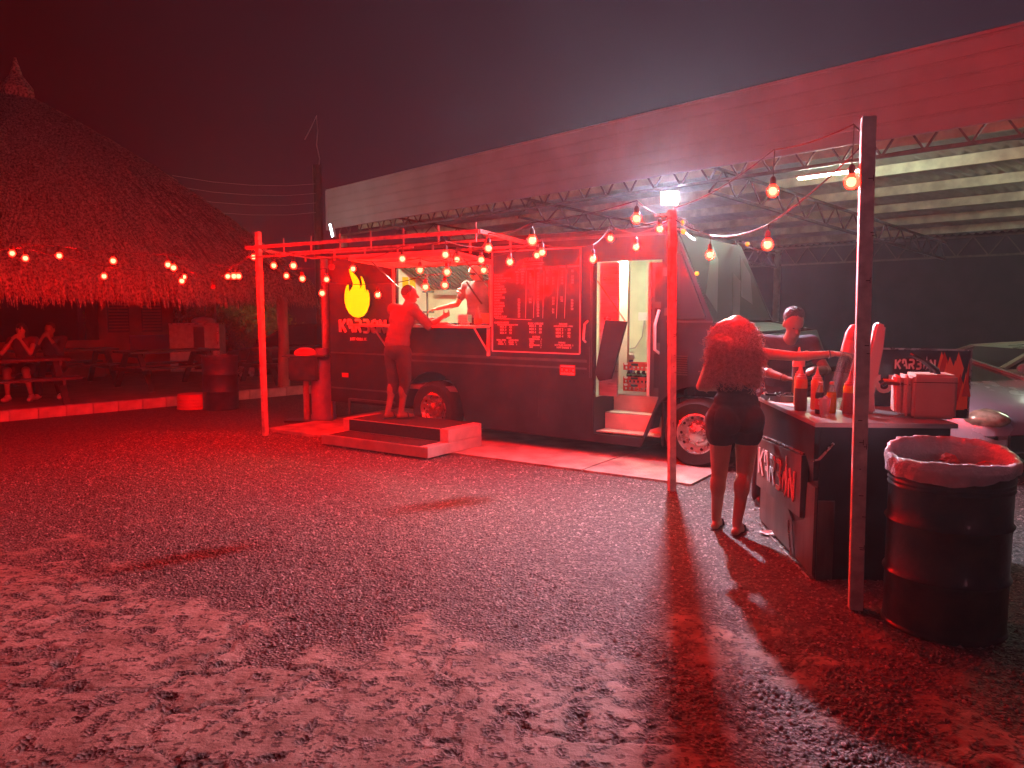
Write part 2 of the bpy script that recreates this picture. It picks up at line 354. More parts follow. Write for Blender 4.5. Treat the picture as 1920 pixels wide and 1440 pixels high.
# loose stones
def stones(n, xr, yr, smin, smax, name, matn, seed, keep):
    rs = np.random.RandomState(seed)
    x = rs.uniform(*xr, n); u = rs.rand(n); y = yr[0] + (yr[1] - yr[0]) * u ** 1.35
    ok = (rs.rand(n) < keep(x, y)) & (np.abs(x) < y * 0.70 + 0.3); x, y = x[ok], y[ok]; n = len(x)
    s = smin + (smax - smin) * rs.rand(n) ** 2.5
    base = np.array([(1, 0, 0), (0.2, 0.9, 0), (-0.9, 0.3, 0), (-0.4, -0.9, 0), (0.6, -0.7, 0), (0.1, 0, 0.75), (0, 0.1, -0.5)], float)
    tri = np.array([(0, 1, 5), (1, 2, 5), (2, 3, 5), (3, 4, 5), (4, 0, 5)])
    ang = rs.rand(n) * 6.283; c, sn = np.cos(ang), np.sin(ang)
    B = base[None] * (0.7 + 0.6 * rs.rand(n, 7, 3)) * s[:, None, None]
    X = B[..., 0] * c[:, None] - B[..., 1] * sn[:, None] * 0.8; Y = B[..., 0] * sn[:, None] + B[..., 1] * c[:, None] * 0.8; Z = B[..., 2]
    V = np.stack([X + x[:, None], Y + y[:, None], Z + 0.004], -1).reshape(-1, 3)
    F = (tri[None] + 7 * np.arange(n)[:, None, None]).reshape(-1, 3)
    o = npmesh(name, V, F, matn); tagp(o, kind='stuff'); return o
K['stoned'] = mat('dark_gravel_stone', (0.085, 0.066, 0.06), 0.6, 0, 0.6, 55)
K['stonel'] = mat('pale_gravel_stone', (0.28, 0.235, 0.215), 0.6, 0, 0.5, 55)
gk = lambda x, y: 1 - 0.78 * slab(x, y)
o = stones(80000, (-5.2, 5.0), (2.0, 10.0), 0.005, 0.019, 'gravel', 'stoned', 1, gk); o['label'] = 'dark loose gravel stones covering the yard'; o['category'] = 'gravel'
o = stones(46000, (-5.2, 5.0), (2.0, 10.5), 0.005, 0.017, 'gravel', 'stonel', 2, gk); o['label'] = 'pale stone chips mixed into the dark gravel'; o['category'] = 'gravel'
# concrete pad under the truck (truck frame: +X to the truck's nose, +Y away from the camera)
TO = Vector((1.9086, 7.9267, 0)); TR = R(-34.1)
TM = Matrix.Translation(TO) @ Matrix.Rotation(TR, 4, 'Z')
def tw(x, y, z=0): return TM @ Vector((x, y, z))
pad = MB()
cells = [(-5.9, -3.4), (-3.39, -0.9), (-0.89, 0.28)]
pad_root = struct(thing('concrete_pad', 'red lit concrete slab running along the foot of the truck', None, TO, TR))
for (x0, x1) in cells:
    p = MB(); p.b2((x0, -0.79, -0.06), (x1 - 0.012, 2.6, 0.028)); p.build('slab_panel', 'conc', pad_root)
# terrace under the thatched roof
KD = Vector((3.77, 4.20, 0)).normalized(); KN = Vector((-KD.y, KD.x, 0))
kr = math.atan2(KD.y, KD.x); K0 = Vector((-7.69, 11.44, 0))
terr = struct(thing('terrace', 'raised dark red terrace floor under the thatched roof', None, K0, kr))
p = MB(); p.b2((-6, 0.16, -0.1), (8.2, 12, 0.135)); p.build('terrace_floor', 'plat', terr)
kb = thing('kerb', 'pale concrete block kerb along the front of the terrace', 'kerb', K0, kr)
x = -5.0; first = None
while x < 8.2:
    L = 0.385
    if first is None:
        q = MB(); q.b2((0, 0, -0.06), (L, 0.155, 0.15)); first = q.build('block', 'kerb', kb, bevel=0.006, loc=(x, 0, 0)); 
    else:
        c = first.copy(); COL.objects.link(c); c.location = (x, random.uniform(-0.006, 0.006), random.uniform(-0.006, 0.004)); c.rotation_euler = (0, 0, random.uniform(-.012, .012))
    x += L + 0.01
# ------------------------------------------------------------------ carport with fascia
CO = Vector((6.24, 9.64, 0)); CR = math.atan2(-0.747, 0.665)
cp = thing('carport', 'long open carport with pink lit ribbed fascia and corrugated roof', 'carport', CO, CR)
for k in range(5):
    z0 = 4.0 + 0.218 * k
    q = MB(); prof = [(0.0, z0), (-0.016, z0 + 0.012), (-0.016, z0 + 0.19), (-0.03, z0 + 0.196), (-0.03, z0 + 0.212), (0.0, z0 + 0.2175), (0.03, z0 + 0.2175), (0.03, z0)]
    q.plate(prof, lambda u, v, w: (-17.4 + w, u, v), 26.4); q.build('fascia_panel', 'fascia', cp)
q = MB(); q.b2((-17.42, -0.045, 5.092), (9, 0.05, 5.13)); q.build('coping', 'fascia', cp)
q = MB(); q.b2((-17.46, -0.04, 3.98), (-17.405, 0.04, 5.09)); q.build('corner_trim', 'fascia', cp)
# corrugated roof sheet
n = 560; X = np.linspace(-17.3, 9, n); 
Vv = []
for yy, zz in ((0.08, 4.30), (11.0, 3.62)):
    Vv.append(np.stack([X, np.full(n, yy), zz + 0.018 * np.where((np.arange(n) % 4) < 2, 1, -1)], 1))
Vv = np.concatenate(Vv); i = np.arange(n - 1)
o = npmesh('roof_sheet', Vv, np.stack([i, i + 1, i + 1 + n, i + n], 1), 'rooft', cp)
rz_ = lambda y: 4.30 - 0.0623 * (y - 0.08)
for k, yy in enumerate((0.9, 2.6, 4.3, 6.0, 7.7, 9.4)):
    q = MB(); z = rz_(yy) - 0.025
    q.b2((-17.2, yy - 0.03, z - 0.17), (9, yy - 0.024, z)); q.b2((-17.2, yy - 0.024, z - 0.006), (9, yy + 0.03, z)); q.b2((-17.2, yy - 0.024, z - 0.17), (9, yy + 0.03, z - 0.164))
    q.build('purlin', 'purlin', cp)
def truss(a, b, h, nseg, nm='truss'):
    a, b = Vector(a), Vector(b); q = MB(); q.bar(a, b, 0.05, 0.05); q.bar(a - Vector((0, 0, h)), b - Vector((0, 0, h)), 0.05, 0.05)
    for s in range(nseg):
        p0 = a.lerp(b, s / nseg) - Vector((0, 0, h if s % 2 == 0 else 0)); p1 = a.lerp(b, (s + 1) / nseg) - Vector((0, 0, 0 if s % 2 == 0 else h))
        q.bar(p0, p1, 0.026, 0.026)
    q.build(nm, 'truss', cp)
truss((-17, 0.12, 4.22), (9, 0.12, 4.22), 0.42, 92)
truss((-17, 11.0, 3.55), (9, 11.0, 3.55), 0.5, 70)
for xx in (-14.2, -9.4, -4.6, 0.2, 5.0):
    truss((xx, 0.2, rz_(0.2) - 0.22), (xx, 10.9, rz_(10.9) - 0.22), 0.42, 26)
for xx in (-16.8, -9.4, -1.2, 5.0):
    q = MB(); q.b2((xx - 0.07, 10.93, 0), (xx + 0.07, 11.07, 3.5)); q.b2((xx - 0.11, 10.95, 0), (xx - 0.085, 11.0, 3.3)); q.build('column', 'colm', cp, bevel=0.008)
for xx in (-16.8, 8.4):
    q = MB(); q.b2((xx - 0.07, 0.1, 0), (xx + 0.07, 0.24, 3.8)); q.build('column', 'colm', cp, bevel=0.008)
q = MB(); q.tube([(-2 + i * 0.6, 0.35 + 0.02 * math.sin(i), 3.86 - 0.02 * i + 0.05 * math.sin(i * .9)) for i in range(18)], 0.012, 6); q.build('conduit', 'wire', cp)
# lamps under the roof
def tube_lamp(loc, rz, label, L=1.2, tilt=0.0):
    t_ = thing('tube_light', label, 'light', loc, rz, 'tube lights under the carport roof')
    q = MB(); q.b2((-L / 2, -0.05, 0.02), (L / 2, 0.05, 0.06)); q.build('housing', 'steelw', t_)
    q = MB(); q.tube([(-L / 2 + .04, 0, 0), (L / 2 - .04, 0, 0)], 0.011, 8); q.build('lamp_tube', 'tube', t_)
    return t_
def cw(x, y, z): return Vector((CO.x, CO.y, 0)) + Matrix.Rotation(CR, 3, 'Z') @ Vector((x, y, z))
tube_lamp(Vector((4.9, 11.97, 3.72)), CR, 'tube light glimpsed behind the tall white post under the carport roof')
tube_lamp(cw(1.0, 2.6, 3.5), CR, 'tube light at the right end of the carport roof')
tube_lamp(cw(2.0, 6.0, 3.4), CR, 'rear tube light at the right end of the carport roof')
q = MB(); q.b2((-17, 12.4, 0), (16, 12.6, 4.4)); 
bw = q.build('back_wall', 'darkwall', None); bw.location = CO; bw.rotation_euler = (0, 0, CR); tagp(bw, 'dark plum wall closing the far side of the carport', 'wall')
o = thing('tube_light', 'small slanting cool tube light at the left end of the fascia', 'light', (-4.54, 19.6, 3.66), R(-60))
q = MB(); q.tube([(-0.1, 0, 0.16), (0.1, 0, -0.16)], 0.028, 8); q.build('lamp_tube', 'tube2', o)
q = MB(); q.bar((-0.1, 0.05, 0.17), (0.1, 0.05, -0.17), 0.09, 0.03); q.build('housing', 'steelw', o)
# ------------------------------------------------------------------ utility pole with loose wires
up = thing('utility_pole', 'dark utility pole with a loose wire left of the fascia', 'pole', (-5.85, 23.6, 0))
q = MB(); q.tube([(0, 0, 0), (0, 0, 6.0)], 0.14, 8); q.build('pole', 'darkwood', up)
q = MB(); q.tube([(-0.35, 0, 6.75), (-0.15, 0, 7.1), (0.02, 0, 7.45), (0.04, 0, 7.0), (0.0, 0, 6.6), (0.08, 0, 6.2), (0.05, 0, 5.9)], 0.018, 5); q.build('loose_wire', 'cableR', up)
for k in range(4):
    w = MB(); z = 4.6 + 0.28 * k
    w.tube([(-5.85, 23.5, z), (-6.6, 23.0, z - 0.14), (-7.5, 22.5, z - 0.2), (-8.4, 22, z - .19), (-9.3, 21.5, z - 0.1)], 0.006, 4); tagp(w.build('overhead_wire', 'cableR'), 'thin overhead wire behind the thatched roof, %s of the four' % ('lowest', 'second from below', 'second from above', 'highest')[k], 'wire', 'overhead wires by the utility pole')
# ------------------------------------------------------------------ thatched palapa
PC = Vector((-9.95, 15.95, 0))
pal = thing('palapa', 'big round thatched palapa roof of dry palm leaves on wooden posts', 'palapa', PC, kr)
# local frame: -Y is the side towards the gravel (parallel to the kerb)
def pr_(t, u, side):
    """u: 0 at eave 1 at apex; t in -1..1 along side; side 0 front 1 right 2 back 3 left"""
    a = (t * 45 + side * 90 - 90)
    rr = 4.6 * (1 - u); x = rr * math.tan(R(t * 45)); y = -rr
    k = 1.0 / max(1.0, (math.hypot(x, y) / (rr * 1.22 + 1e-9)))
    x *= k; y *= k
    c, s = math.cos(R(side * 90)), math.sin(R(side * 90))
    z = 2.24 + 3.76 * u + 0.25 * math.sin(u * math.pi)
    return Vector((x * c - y * s, x * s + y * c, z))
q = MB()
for side in range(4):
    for i in range(10):
        for j in range(10):
            t0, t1 = -1 + i * .2, -1 + (i + 1) * .2; u0, u1 = j / 10, (j + 1) / 10
            q.add([pr_(t0, u0, side), pr_(t1, u0, side), pr_(t1, u1, side), pr_(t0, u1, side)], [(0, 1, 2, 3)])
q.build('roof_underlay', 'thatchbase', pal, smooth=True)
Vb = []; Fb = []; rs = np.random.RandomState(5); nb = 0
for k in range(40000):
    side = rs.choice([0, 0, 0, 1, 1, 3]) ; t_ = rs.uniform(-1, 1); u = rs.rand() ** 1.25 * 0.97
    if k < 13000: u = rs.rand() * 0.06
    a = pr_(t_, u, side); dn = (pr_(t_, max(u - 0.06, 0), side) - pr_(t_, max(u - 0.06, 0) + 0.06, side)).normalized()
    if u < 0.05: dn = (dn * 0.45 + Vector((0, 0, -1)) * rs.uniform(0.5, 1.3)).normalized()
    lat = dn.cross(Vector((0, 0, 1))).normalized(); out = lat.cross(dn)
    if out.z < 0: out = -out
    dn = (dn + lat * rs.normal(0, 0.20) + out * rs.uniform(-0.02, 0.10)).normalized()
    L = rs.uniform(0.22, 0.55); w = rs.uniform(0.005, 0.019)
    a = a + out * rs.uniform(0.0, 0.08)
    sag = Vector((0, 0, -1)) * L * rs.uniform(0.02, 0.22)
    wv = (lat + out * rs.normal(0, .5)).normalized() * w
    m1 = a + dn * L * 0.55 + sag * 0.3 + lat * rs.normal(0, 0.015); e1 = a + dn * L + sag
    Vb += [a - wv, a + wv, m1 + wv, m1 - wv, e1 + wv * .3, e1 - wv * .3]
    Fb += [(nb, nb + 1, nb + 2, nb + 3), (nb + 3, nb + 2, nb + 4, nb + 5)]; nb += 6
o = npmesh('palm_thatch', np.array([tuple(v) for v in Vb]), np.array(Fb), 'thatch', pal); o['kind'] = 'stuff'
q = MB(); q.lathe([(0.34, 5.7), (0.30, 6.1), (0.12, 6.35), (0.02, 6.7)], n=10, cap=True); q.build('roof_peak', 'thatch', pal)
for (x_, y_) in ((3.15, -4.40), (-3.3, -4.4), (4.0, 3.9), (-3.9, 3.9)):
    q = MB(); q.tube([(x_, y_, 0.13), (x_ + .02, y_, 1.1), (x_ - .01, y_ + .01, 2.35)], 0.11, 10, radii=[0.125, 0.105, 0.115])
    o = q.build('post', 'bark', pal, smooth=True)

# ------------------------------------------------------------------ food truck
tk = thing('food_truck', 'black step van food truck with lit serving hatch, menu board and open side door', 'food truck', TO, TR)
def arc(cx, cz, r, a0, a1, n): return [(cx + r * math.cos(R(a0 + (a1 - a0) * i / n)), cz + r * math.sin(R(a0 + (a1 - a0) * i / n))) for i in range(n + 1)]
side = [(-5.44, 0.36)] + [(-4.10, 0.36)] + arc(-3.56, 0.37, 0.50, 172, 8, 12) + [(-3.0, 0.20), (-0.62, 0.17)] + arc(0.0, 0.37, 0.50, 188, -8, 14)[1:] + [(0.70, 0.30), (0.80, 0.42), (0.80, 1.15), (0.70, 1.42), (0.17, 1.53), (-0.24, 2.44), (-0.34, 2.53), (-5.36, 2.53), (-5.44, 2.44)]
# first arc starts at 172deg -> left side of the arch, going over the top to the right
win = [(-4.15, 1.50), (-2.64, 1.50), (-2.64, 2.21), (-4.15, 2.21)]
door = [(-1.19, 0.27), (-0.60, 0.27), (-0.42, 0.72), (-0.40, 2.19), (-1.19, 2.19)]
cabw = [(-0.27, 1.58), (0.08, 1.58), (-0.20, 2.26), (-0.27, 2.26)]
q = MB(); q.plate(side, lambda u, v, w: (u, w, v), 0.04, [win, door, cabw]); q.build('side_panel', 'truck', tk)
q = MB(); q.plate(side, lambda u, v, w: (u, w + 2.08, v), 0.04); q.build('far_side_panel', 'truck', tk)
q = MB(); q.b2((-5.40, 0.04, 2.49), (-0.30, 2.08, 2.53)); 
q.build('roof', 'truck', tk)
q = MB(); q.b2((-5.44, 0.04, 0.36), (-5.40, 2.08, 2.49)); q.build('rear_panel', 'truck', tk)
q = MB(); q.plate([(0.04, 0.5), (2.08, 0.5), (2.08, 1.15), (0.04, 1.15)], lambda u, v, w: (0.80 - w, u, v), 0.03)
q.plate([(0.04, 1.153), (2.08, 1.153), (2.08, 1.42), (0.04, 1.42)], lambda u, v, w: (0.80 - (v - 1.15) * 0.37 - w, u, v), 0.03)
q.plate([(0.04, 0.16), (2.08, 0.16), (2.08, 0.7), (0.04, 0.7)], lambda u, v, w: (0.70 - v, u, 1.42 + (v - 0.16) * 0.2 + w), 0.02)
q.build('hood', 'truck', tk)
# slanted windscreen with its angular print, seen past the A pillar
def ws(u, v, w): return (0.14 - 0.40 * v + 0.02 - w, 0.06 + 2.0 * u, 1.54 + 0.92 * v)
q = MB(); q.plate([(0, 0), (1, 0), (1, 1), (0, 1)], ws, 0.02); q.build('windscreen', 'wscreen', tk)
for tri in ([(0.08, 0.1), (0.45, 0.75), (0.45, 0.95), (0.02, 0.3)], [(0.3, 0.05), (0.62, 0.6), (0.7, 0.5), (0.42, 0.05)], [(0.6, 0.3), (0.9, 0.85), (0.95, 0.6), (0.75, 0.2)]):
    q = MB(); q.plate(tri, lambda u, v, w: tuple(np.add(ws(u, v, 0), (0.006 - w, 0, 0))), 0.004); q.build('windscreen_decal', 'trucktrim', tk)
q = MB(); q.b2((0.80, 0.02, 0.40), (0.92, 2.1, 0.58)); q.build('bumper', 'trucktrim', tk, bevel=0.02)
for yy in (0.28, 1.82):
    q = MB(); q.lathe([(0.0, 0.03), (0.09, 0.02), (0.10, 0)], (0.80, yy, 0.85), 16, Matrix.Rotation(R(90), 3, 'Y')); q.build('headlamp', 'headl', tk)
q = MB()
for k in range(9): q.b2((0.80, 0.55, 0.66 + k * 0.055), (0.815, 1.6, 0.69 + k * 0.055))
q.build('grille', 'trucktrim', tk)
q = MB(); q.plate(cabw, lambda u, v, w: (u, 0.012 + w, v), 0.008); q.build('cab_window', 'carglass', tk)
fr = [(cabw[i], cabw[(i + 1) % 4]) for i in range(4)]
q = MB()
for a_, b_ in fr: q.bar((a_[0], -0.006, a_[1]), (b_[0], -0.006, b_[1]), 0.03, 0.02)
q.build('window_seal', 'rubber', tk)
# trims on the side
def strip(x0, x1, z, w=0.022, d=0.014, m='trucktrim', nm='trim_strip'):
    q = MB(); q.b2((x0, -d, z - w / 2), (x1, 0.0, z + w / 2)); return q.build(nm, m, tk)
strip(-4.28, -1.28, 1.085, 0.03); strip(-4.28, -1.28, 1.0, 0.02); strip(-5.42, -4.30, 1.06, 0.02)
strip(-5.42, -0.36, 2.46, 0.03); strip(-0.34, 0.16, 1.54, 0.02); strip(-5.42, -4.16, 0.56, 0.02)
q = MB(); q.b2((-1.30, -0.012, 0.25), (-1.20, 0, 2.3)); q.build('door_pillar', 'truck', tk)
for k in range(2):
    q = MB(); q.b2((-1.245 + .02 * k, -0.02, 0.9), (-1.235 + .02 * k, -0.012, 2.2)); q.build('trim_strip', 'trucktrim', tk)
q = MB()
for k in range(9): q.b2((-0.30, -0.014, 0.98 + k * 0.024), (-0.10, 0.0, 0.992 + k * 0.024))
q.build('vent_grille', 'trucktrim', tk)
q = MB(); q.lathe([(0, 0.03), (0.016, 0.025), (0.022, 0)], (-0.02, 0, 2.03), 12, Matrix.Rotation(R(90), 3, 'X')); q.build('side_marker', 'amber', tk)
for (x0, z0) in ((-0.36, 1.6), (-0.38, 2.02)):
    q = MB(); q.b2((x0, -0.03, z0), (x0 + .045, 0, z0 + .08)); q.build('door_hinge', 'trucktrim', tk)
q = MB(); q.tube([(-1.30, -0.01, 1.30), (-1.305, -0.05, 1.33), (-1.29, -0.055, 1.5), (-1.27, -0.01, 1.54)], 0.014, 8); q.build('grab_handle', 'steelw', tk)
q = MB(); q.tube([(-0.44, 0.05, 1.20), (-0.46, -0.02, 1.24), (-0.46, -0.03, 1.5), (-0.44, 0.03, 1.66)], 0.016, 8); q.build('grab_handle', 'white', tk)
q = MB(); q.b2((-5.20, -0.012, 0.72), (-5.08, 0, 0.78)); q.build('side_reflector', 'redp', tk)
q = MB(); q.b2((-5.05, -0.05, 0.40), (-4.2, 0.0, 0.43)); q.b2((-5.05, -0.05, 0.2), (-5.02, -0.02, 0.40)); q.build('underbody_rail', 'trucktrim', tk)
# wheels
def wheel(cx, cy_, z=0.37, r=0.37, parent=tk, rim=0.215):
    w = MB(); prof = [(rim, 0.0), (r - 0.05, -0.02), (r - 0.012, 0.02), (r, 0.05), (r, 0.19), (r - 0.04, 0.24), (rim, 0.22)]
    Mx = Matrix.Rotation(R(-90), 3, 'X'); w.lathe(prof, (cx, cy_, z), 36, Mx); o = w.build('tyre', 'rubber', parent, smooth=True)
    w = MB(); w.lathe([(rim, 0.0), (rim - 0.012, -0.006), (rim - 0.03, 0.03), (rim * .62, 0.075), (rim * .50, 0.07), (rim * .44, 0.02), (rim * .30, 0.0), (0.0, -0.004)], (0, 0, 0), 32, Mx)
    ri = w.build('rim', 'rim', o, smooth=True, loc=(cx, cy_, z))
    for k in range(8):
        a = k * math.pi / 4 + 0.2; w = MB(); w.lathe([(0.014, 0.02), (0.014, -0.012), (0.0, -0.016)], (rim * .47 * math.cos(a) + cx, cy_ + 0.0, rim * .47 * math.sin(a) + z), 6, Mx); w.build('lug_nut', 'rim', o)
    for k in range(10):
        a = k * math.pi / 5; w = MB(); w.lathe([(0.0, 0.0), (0.017, 0.004)], (rim * .80 * math.cos(a) + cx, cy_ + 0.032, rim * .80 * math.sin(a) + z), 10, Matrix.Rotation(R(90), 3, 'X')); w.build('rim_hole', 'black', o)
    return o
wheel(0.0, 0.02); wheel(-3.56, 0.02)
for cx in (0.0, -3.56):
    q = MB(); q.lathe([(0.215, 0), (0.36, 0), (0.36, 0.2), (0.215, 0.2)], (cx, 1.85, 0.37), 24, Matrix.Rotation(R(-90), 3, 'X')); q.build('tyre', 'rubber', tk)
# wheel wells and chassis so that the arches are dark
for cx in (0.0, -3.56):
    q = MB(); A_ = arc(cx, 0.37, 0.53, 0, 180, 12)
    for i in range(12): q.bar((A_[i][0], 0.4, A_[i][1]), (A_[i + 1][0], 0.4, A_[i + 1][1]), 0.7, 0.02, up=(A_[i][0] - cx, 0, A_[i][1] - .37))
    q.b2((cx - .52, 0.74, 0.25), (cx + .52, 0.78, 0.9)); q.build('wheel_well', 'rubber', tk)
q = MB(); q.b2((-5.38, 0.35, 0.30), (-4.15, 1.8, 0.5)); q.b2((-2.95, 0.3, 0.24), (-1.3, 1.9, 0.4)); q.build('chassis', 'rubber', tk)
# interior
q = MB(); q.b2((-5.38, 0.05, 0.62), (-0.0, 2.07, 0.67)) if False else q.b2((-5.38, 0.5, 0.62), (0.0, 2.07, 0.68)); q.b2((-5.38, 0.05, 0.62), (-1.2, 0.5, 0.68)); q.build('floor', 'stainless', tk)
q = MB(); q.b2((-5.38, 2.03, 0.68), (-0.35, 2.07, 2.48)); q.build('inner_wall', 'inwall', tk)
q = MB(); q.b2((-5.38, 0.05, 2.45), (-0.35, 2.03, 2.485)); q.build('ceiling', 'beige', tk)
q = MB(); q.b2((-2.62, 0.06, 0.68), (-2.58, 0.9, 2.45)); q.build('partition', 'inwall', tk)
q = MB(); q.b2((-0.33, 0.5, 0.7), (-0.29, 2.03, 2.45)); q.build('cab_partition', 'trucktrim', tk)
q = MB(); q.b2((-1.41, 1.0, 0.68), (-1.27, 1.06, 2.45)); q.build('inner_post', 'cream', tk)
q = MB(); q.b2((-5.395, 0.05, 0.68), (-5.37, 2.03, 2.45)); q.build('rear_lining', 'cream', tk)
# stainless cooker hood with slanting ribs
hood_ = [(-3.85, 1.2), (-2.65, 1.2)]
q = MB(); q.add([(-5.3, 1.2, 2.42), (-3.4, 1.2, 2.42), (-3.4, 1.95, 1.98), (-5.0, 1.95, 1.98)], [(0, 1, 2, 3)]); q.b2((-5.1, 1.9, 1.9), (-3.4, 1.98, 1.985)); q.build('cooker_hood', 'stainless', tk)
for k in range(18):
    q = MB(); x0 = -5.26 + 0.1 * k; q.bar((x0, 1.19, 2.40), (min(x0 + 0.16, -3.42), 1.93, 1.975), 0.018, 0.02); q.build('hood_rib', 'trucktrim', tk)
for k, c in enumerate(('yellow', 'yellow')):
    q = MB(); q.b2((-5.368, 1.46 + .17 * k, 1.98), (-5.364, 1.60 + .17 * k, 2.18)); q.build('price_poster', c, tk)
q = MB(); q.b2((-5.3, 1.4, 1.36), (-2.62, 2.0, 1.41)); q.build('worktop', 'stainless', tk)
q = MB(); q.b2((-4.15, 0.05, 1.44), (-2.64, 0.35, 1.47)); q.build('inner_counter', 'stainless', tk)
q = MB(); q.b2((-4.66, 1.2, 1.36), (-4.64, 1.22, 2.2)); q.b2((-4.69, 1.15, 1.62), (-4.55, 1.25, 1.645)); q.b2((-4.69, 1.15, 1.92), (-4.55, 1.25, 1.945)); q.build('hanging_rail', 'trucktrim', tk)
q = MB(); q.b2((-2.84, 0.06, 1.48), (-2.66, 0.07, 1.62)); q.build('till_back', 'orange', tk)
q = MB(); q.b2((-3.52, 0.5, 1.47), (-3.36, 0.6, 1.6)); q.build('steel_box', 'stainless', tk)
for (a_, b_) in (((-4.19, 1.46), (-4.19, 2.25)), ((-2.60, 1.46), (-2.60, 2.25)), ((-4.19, 2.23), (-2.60, 2.23))):
    q = MB(); q.bar((a_[0], -0.012, a_[1]), (b_[0], -0.012, b_[1]), 0.035, 0.022); q.build('hatch_frame', 'cream', tk)
# folded serving shelf
q = MB(); q.b2((-4.72, -0.34, 1.445), (-2.60, -0.03, 1.475)); sh = q.build('serving_shelf', 'redwood', tk, bevel=0.006)
for xx in (-4.30, -2.64):
    q = MB(); q.b2((xx - 0.02, -0.03, 1.10), (xx + 0.02, -0.005, 1.44)); q.bar((xx, -0.02, 1.14), (xx, -0.30, 1.44), 0.018); q.build('shelf_bracket', 'redwood', tk)
# raised hatch leaf
hl = Vector((0, -0.80, 0.085))
def hp(u, v, w): return (-4.17 + 1.58 * u, -0.02 - 0.80 * v, 2.235 + 0.07 * v + w)
q = MB(); q.plate([(0, 0), (1, 0), (1, 1), (0, 1)], hp, 0.03); q.build('hatch_leaf', 'beige', tk)
q = MB()
for (a_, b_) in (((0, 0), (0, 1)), ((1, 0), (1, 1)), ((0, 1), (1, 1)), ((0.33, 0.02), (0.33, 1)), ((0.66, 0.02), (0.66, 1))):
    q.bar(Vector(hp(*a_, -0.018)), Vector(hp(*b_, -0.018)), 0.035, 0.035)
q.build('hatch_leaf_frame', 'redwood', tk)
for xx in (0.06, 0.97):
    q = MB(); q.tube([hp(xx, 0.65, -0.01), (-4.17 + 1.58 * xx, -0.03, 1.95)], 0.009, 6); q.build('gas_strut', 'trucktrim', tk)
# steps in the doorway
for k, (z, y0) in enumerate(((0.30, 0.06), (0.49, 0.28))):
    q = MB(); q.b2((-1.19, y0, z - 0.015), (-0.42, y0 + 0.24, z)); q.build('step_tread', 'conc', tk)
    q = MB(); q.b2((-1.19, y0 + 0.215, z + 0.001), (-0.42, y0 + 0.232, z + 0.178)); q.build('step_riser', 'redwood', tk)
for x0 in (-1.22, -0.395):
    q = MB(); q.b2((x0, 0.045, 0.2), (x0 + .025, 0.5, 0.68)); q.build('step_well_side', 'truck', tk)
# door leaf folded inside on the left, dark flap hanging in front of it
q = MB(); q.b2((-1.17, 0.07, 0.70), (-0.94, 0.10, 2.18)); q.build('door_leaf', 'stainless', tk)
q = MB(); q.b2((-0.655, 0.30, 0.70), (-0.42, 0.34, 2.18)); q.build('folded_door', 'trucktrim', tk, bevel=.006)
for z0 in (0.8, 1.3, 1.75):
    q = MB(); q.b2((-0.60, 0.285, z0), (-0.47, 0.299, z0 + .38)); q.build('door_pane', 'carglass', tk)
q = MB(); q.b2((-0.69, 0.30, 0.70), (-0.66, 0.34, 2.18)); q.build('door_edge', 'cream', tk)
flap = [(-1.17, 1.05), (-1.06, 1.55), (-0.79, 1.53), (-0.90, 0.98), (-1.0, 0.86), (-1.17, 0.88)]
q = MB(); q.plate([(-1.17, 0.96), (-1.05, 1.55), (-0.79, 1.535), (-0.97, 0.90), (-1.12, 0.87)], lambda u, v, w: (u, -0.03 + w, v), 0.04); q.build('folding_flap', 'truck', tk, bevel=0.006)
q = MB(); q.tube([(-1.16, 0.0, 1.98), (-0.81, -0.02, 1.54)], 0.008, 6); q.build('flap_stay', 'orange', tk)
q = MB(); q.tube([(-1.05, -0.04, 1.56), (-1.02, -0.05, 1.58), (-0.97, -0.04, 1.555)], 0.014, 6); q.build('flap_latch', 'redp', tk)
q = MB(); q.b2((-1.59, 2.00, 1.52), (-1.43, 2.03, 1.63)) ; q.build('switch_box', 'white', tk)
q = MB(); q.tube([(-1.5, 2.0, 1.52), (-1.52, 1.98, 1.3), (-1.62, 1.98, 1.15), (-1.85, 1.98, 1.1)], 0.008, 5); q.build('cable', 'cableR', tk)
# hanging cord by the hatch
q = MB(); q.tube([(-4.27, -0.03, 1.44), (-4.275, -0.04, 1.0), (-4.265, -0.03, 0.9), (-4.27, -0.03, 0.55), (-4.23, -0.03, 0.42)], 0.007, 5); q.build('hanging_cord', 'steelw', tk)
# roof-front marker arms
for (x0, y0) in ((-0.28, 0.03), (-0.2, 1.9)):
    q = MB(); q.tube([(x0, y0, 2.50), (x0 + 0.10, y0 - 0.05, 2.48), (x0 + 0.2, y0 - 0.08, 2.40), (x0 + 0.26, y0 - 0.1, 2.36)], 0.014, 6); arm = q.build('marker_arm', 'rim', tk)
    q = MB(); q.ell((x0 + 0.12, y0 - 0.07, 2.46), (0.028, 0.02, 0.028)); q.build('marker_lamp', 'amber', arm)
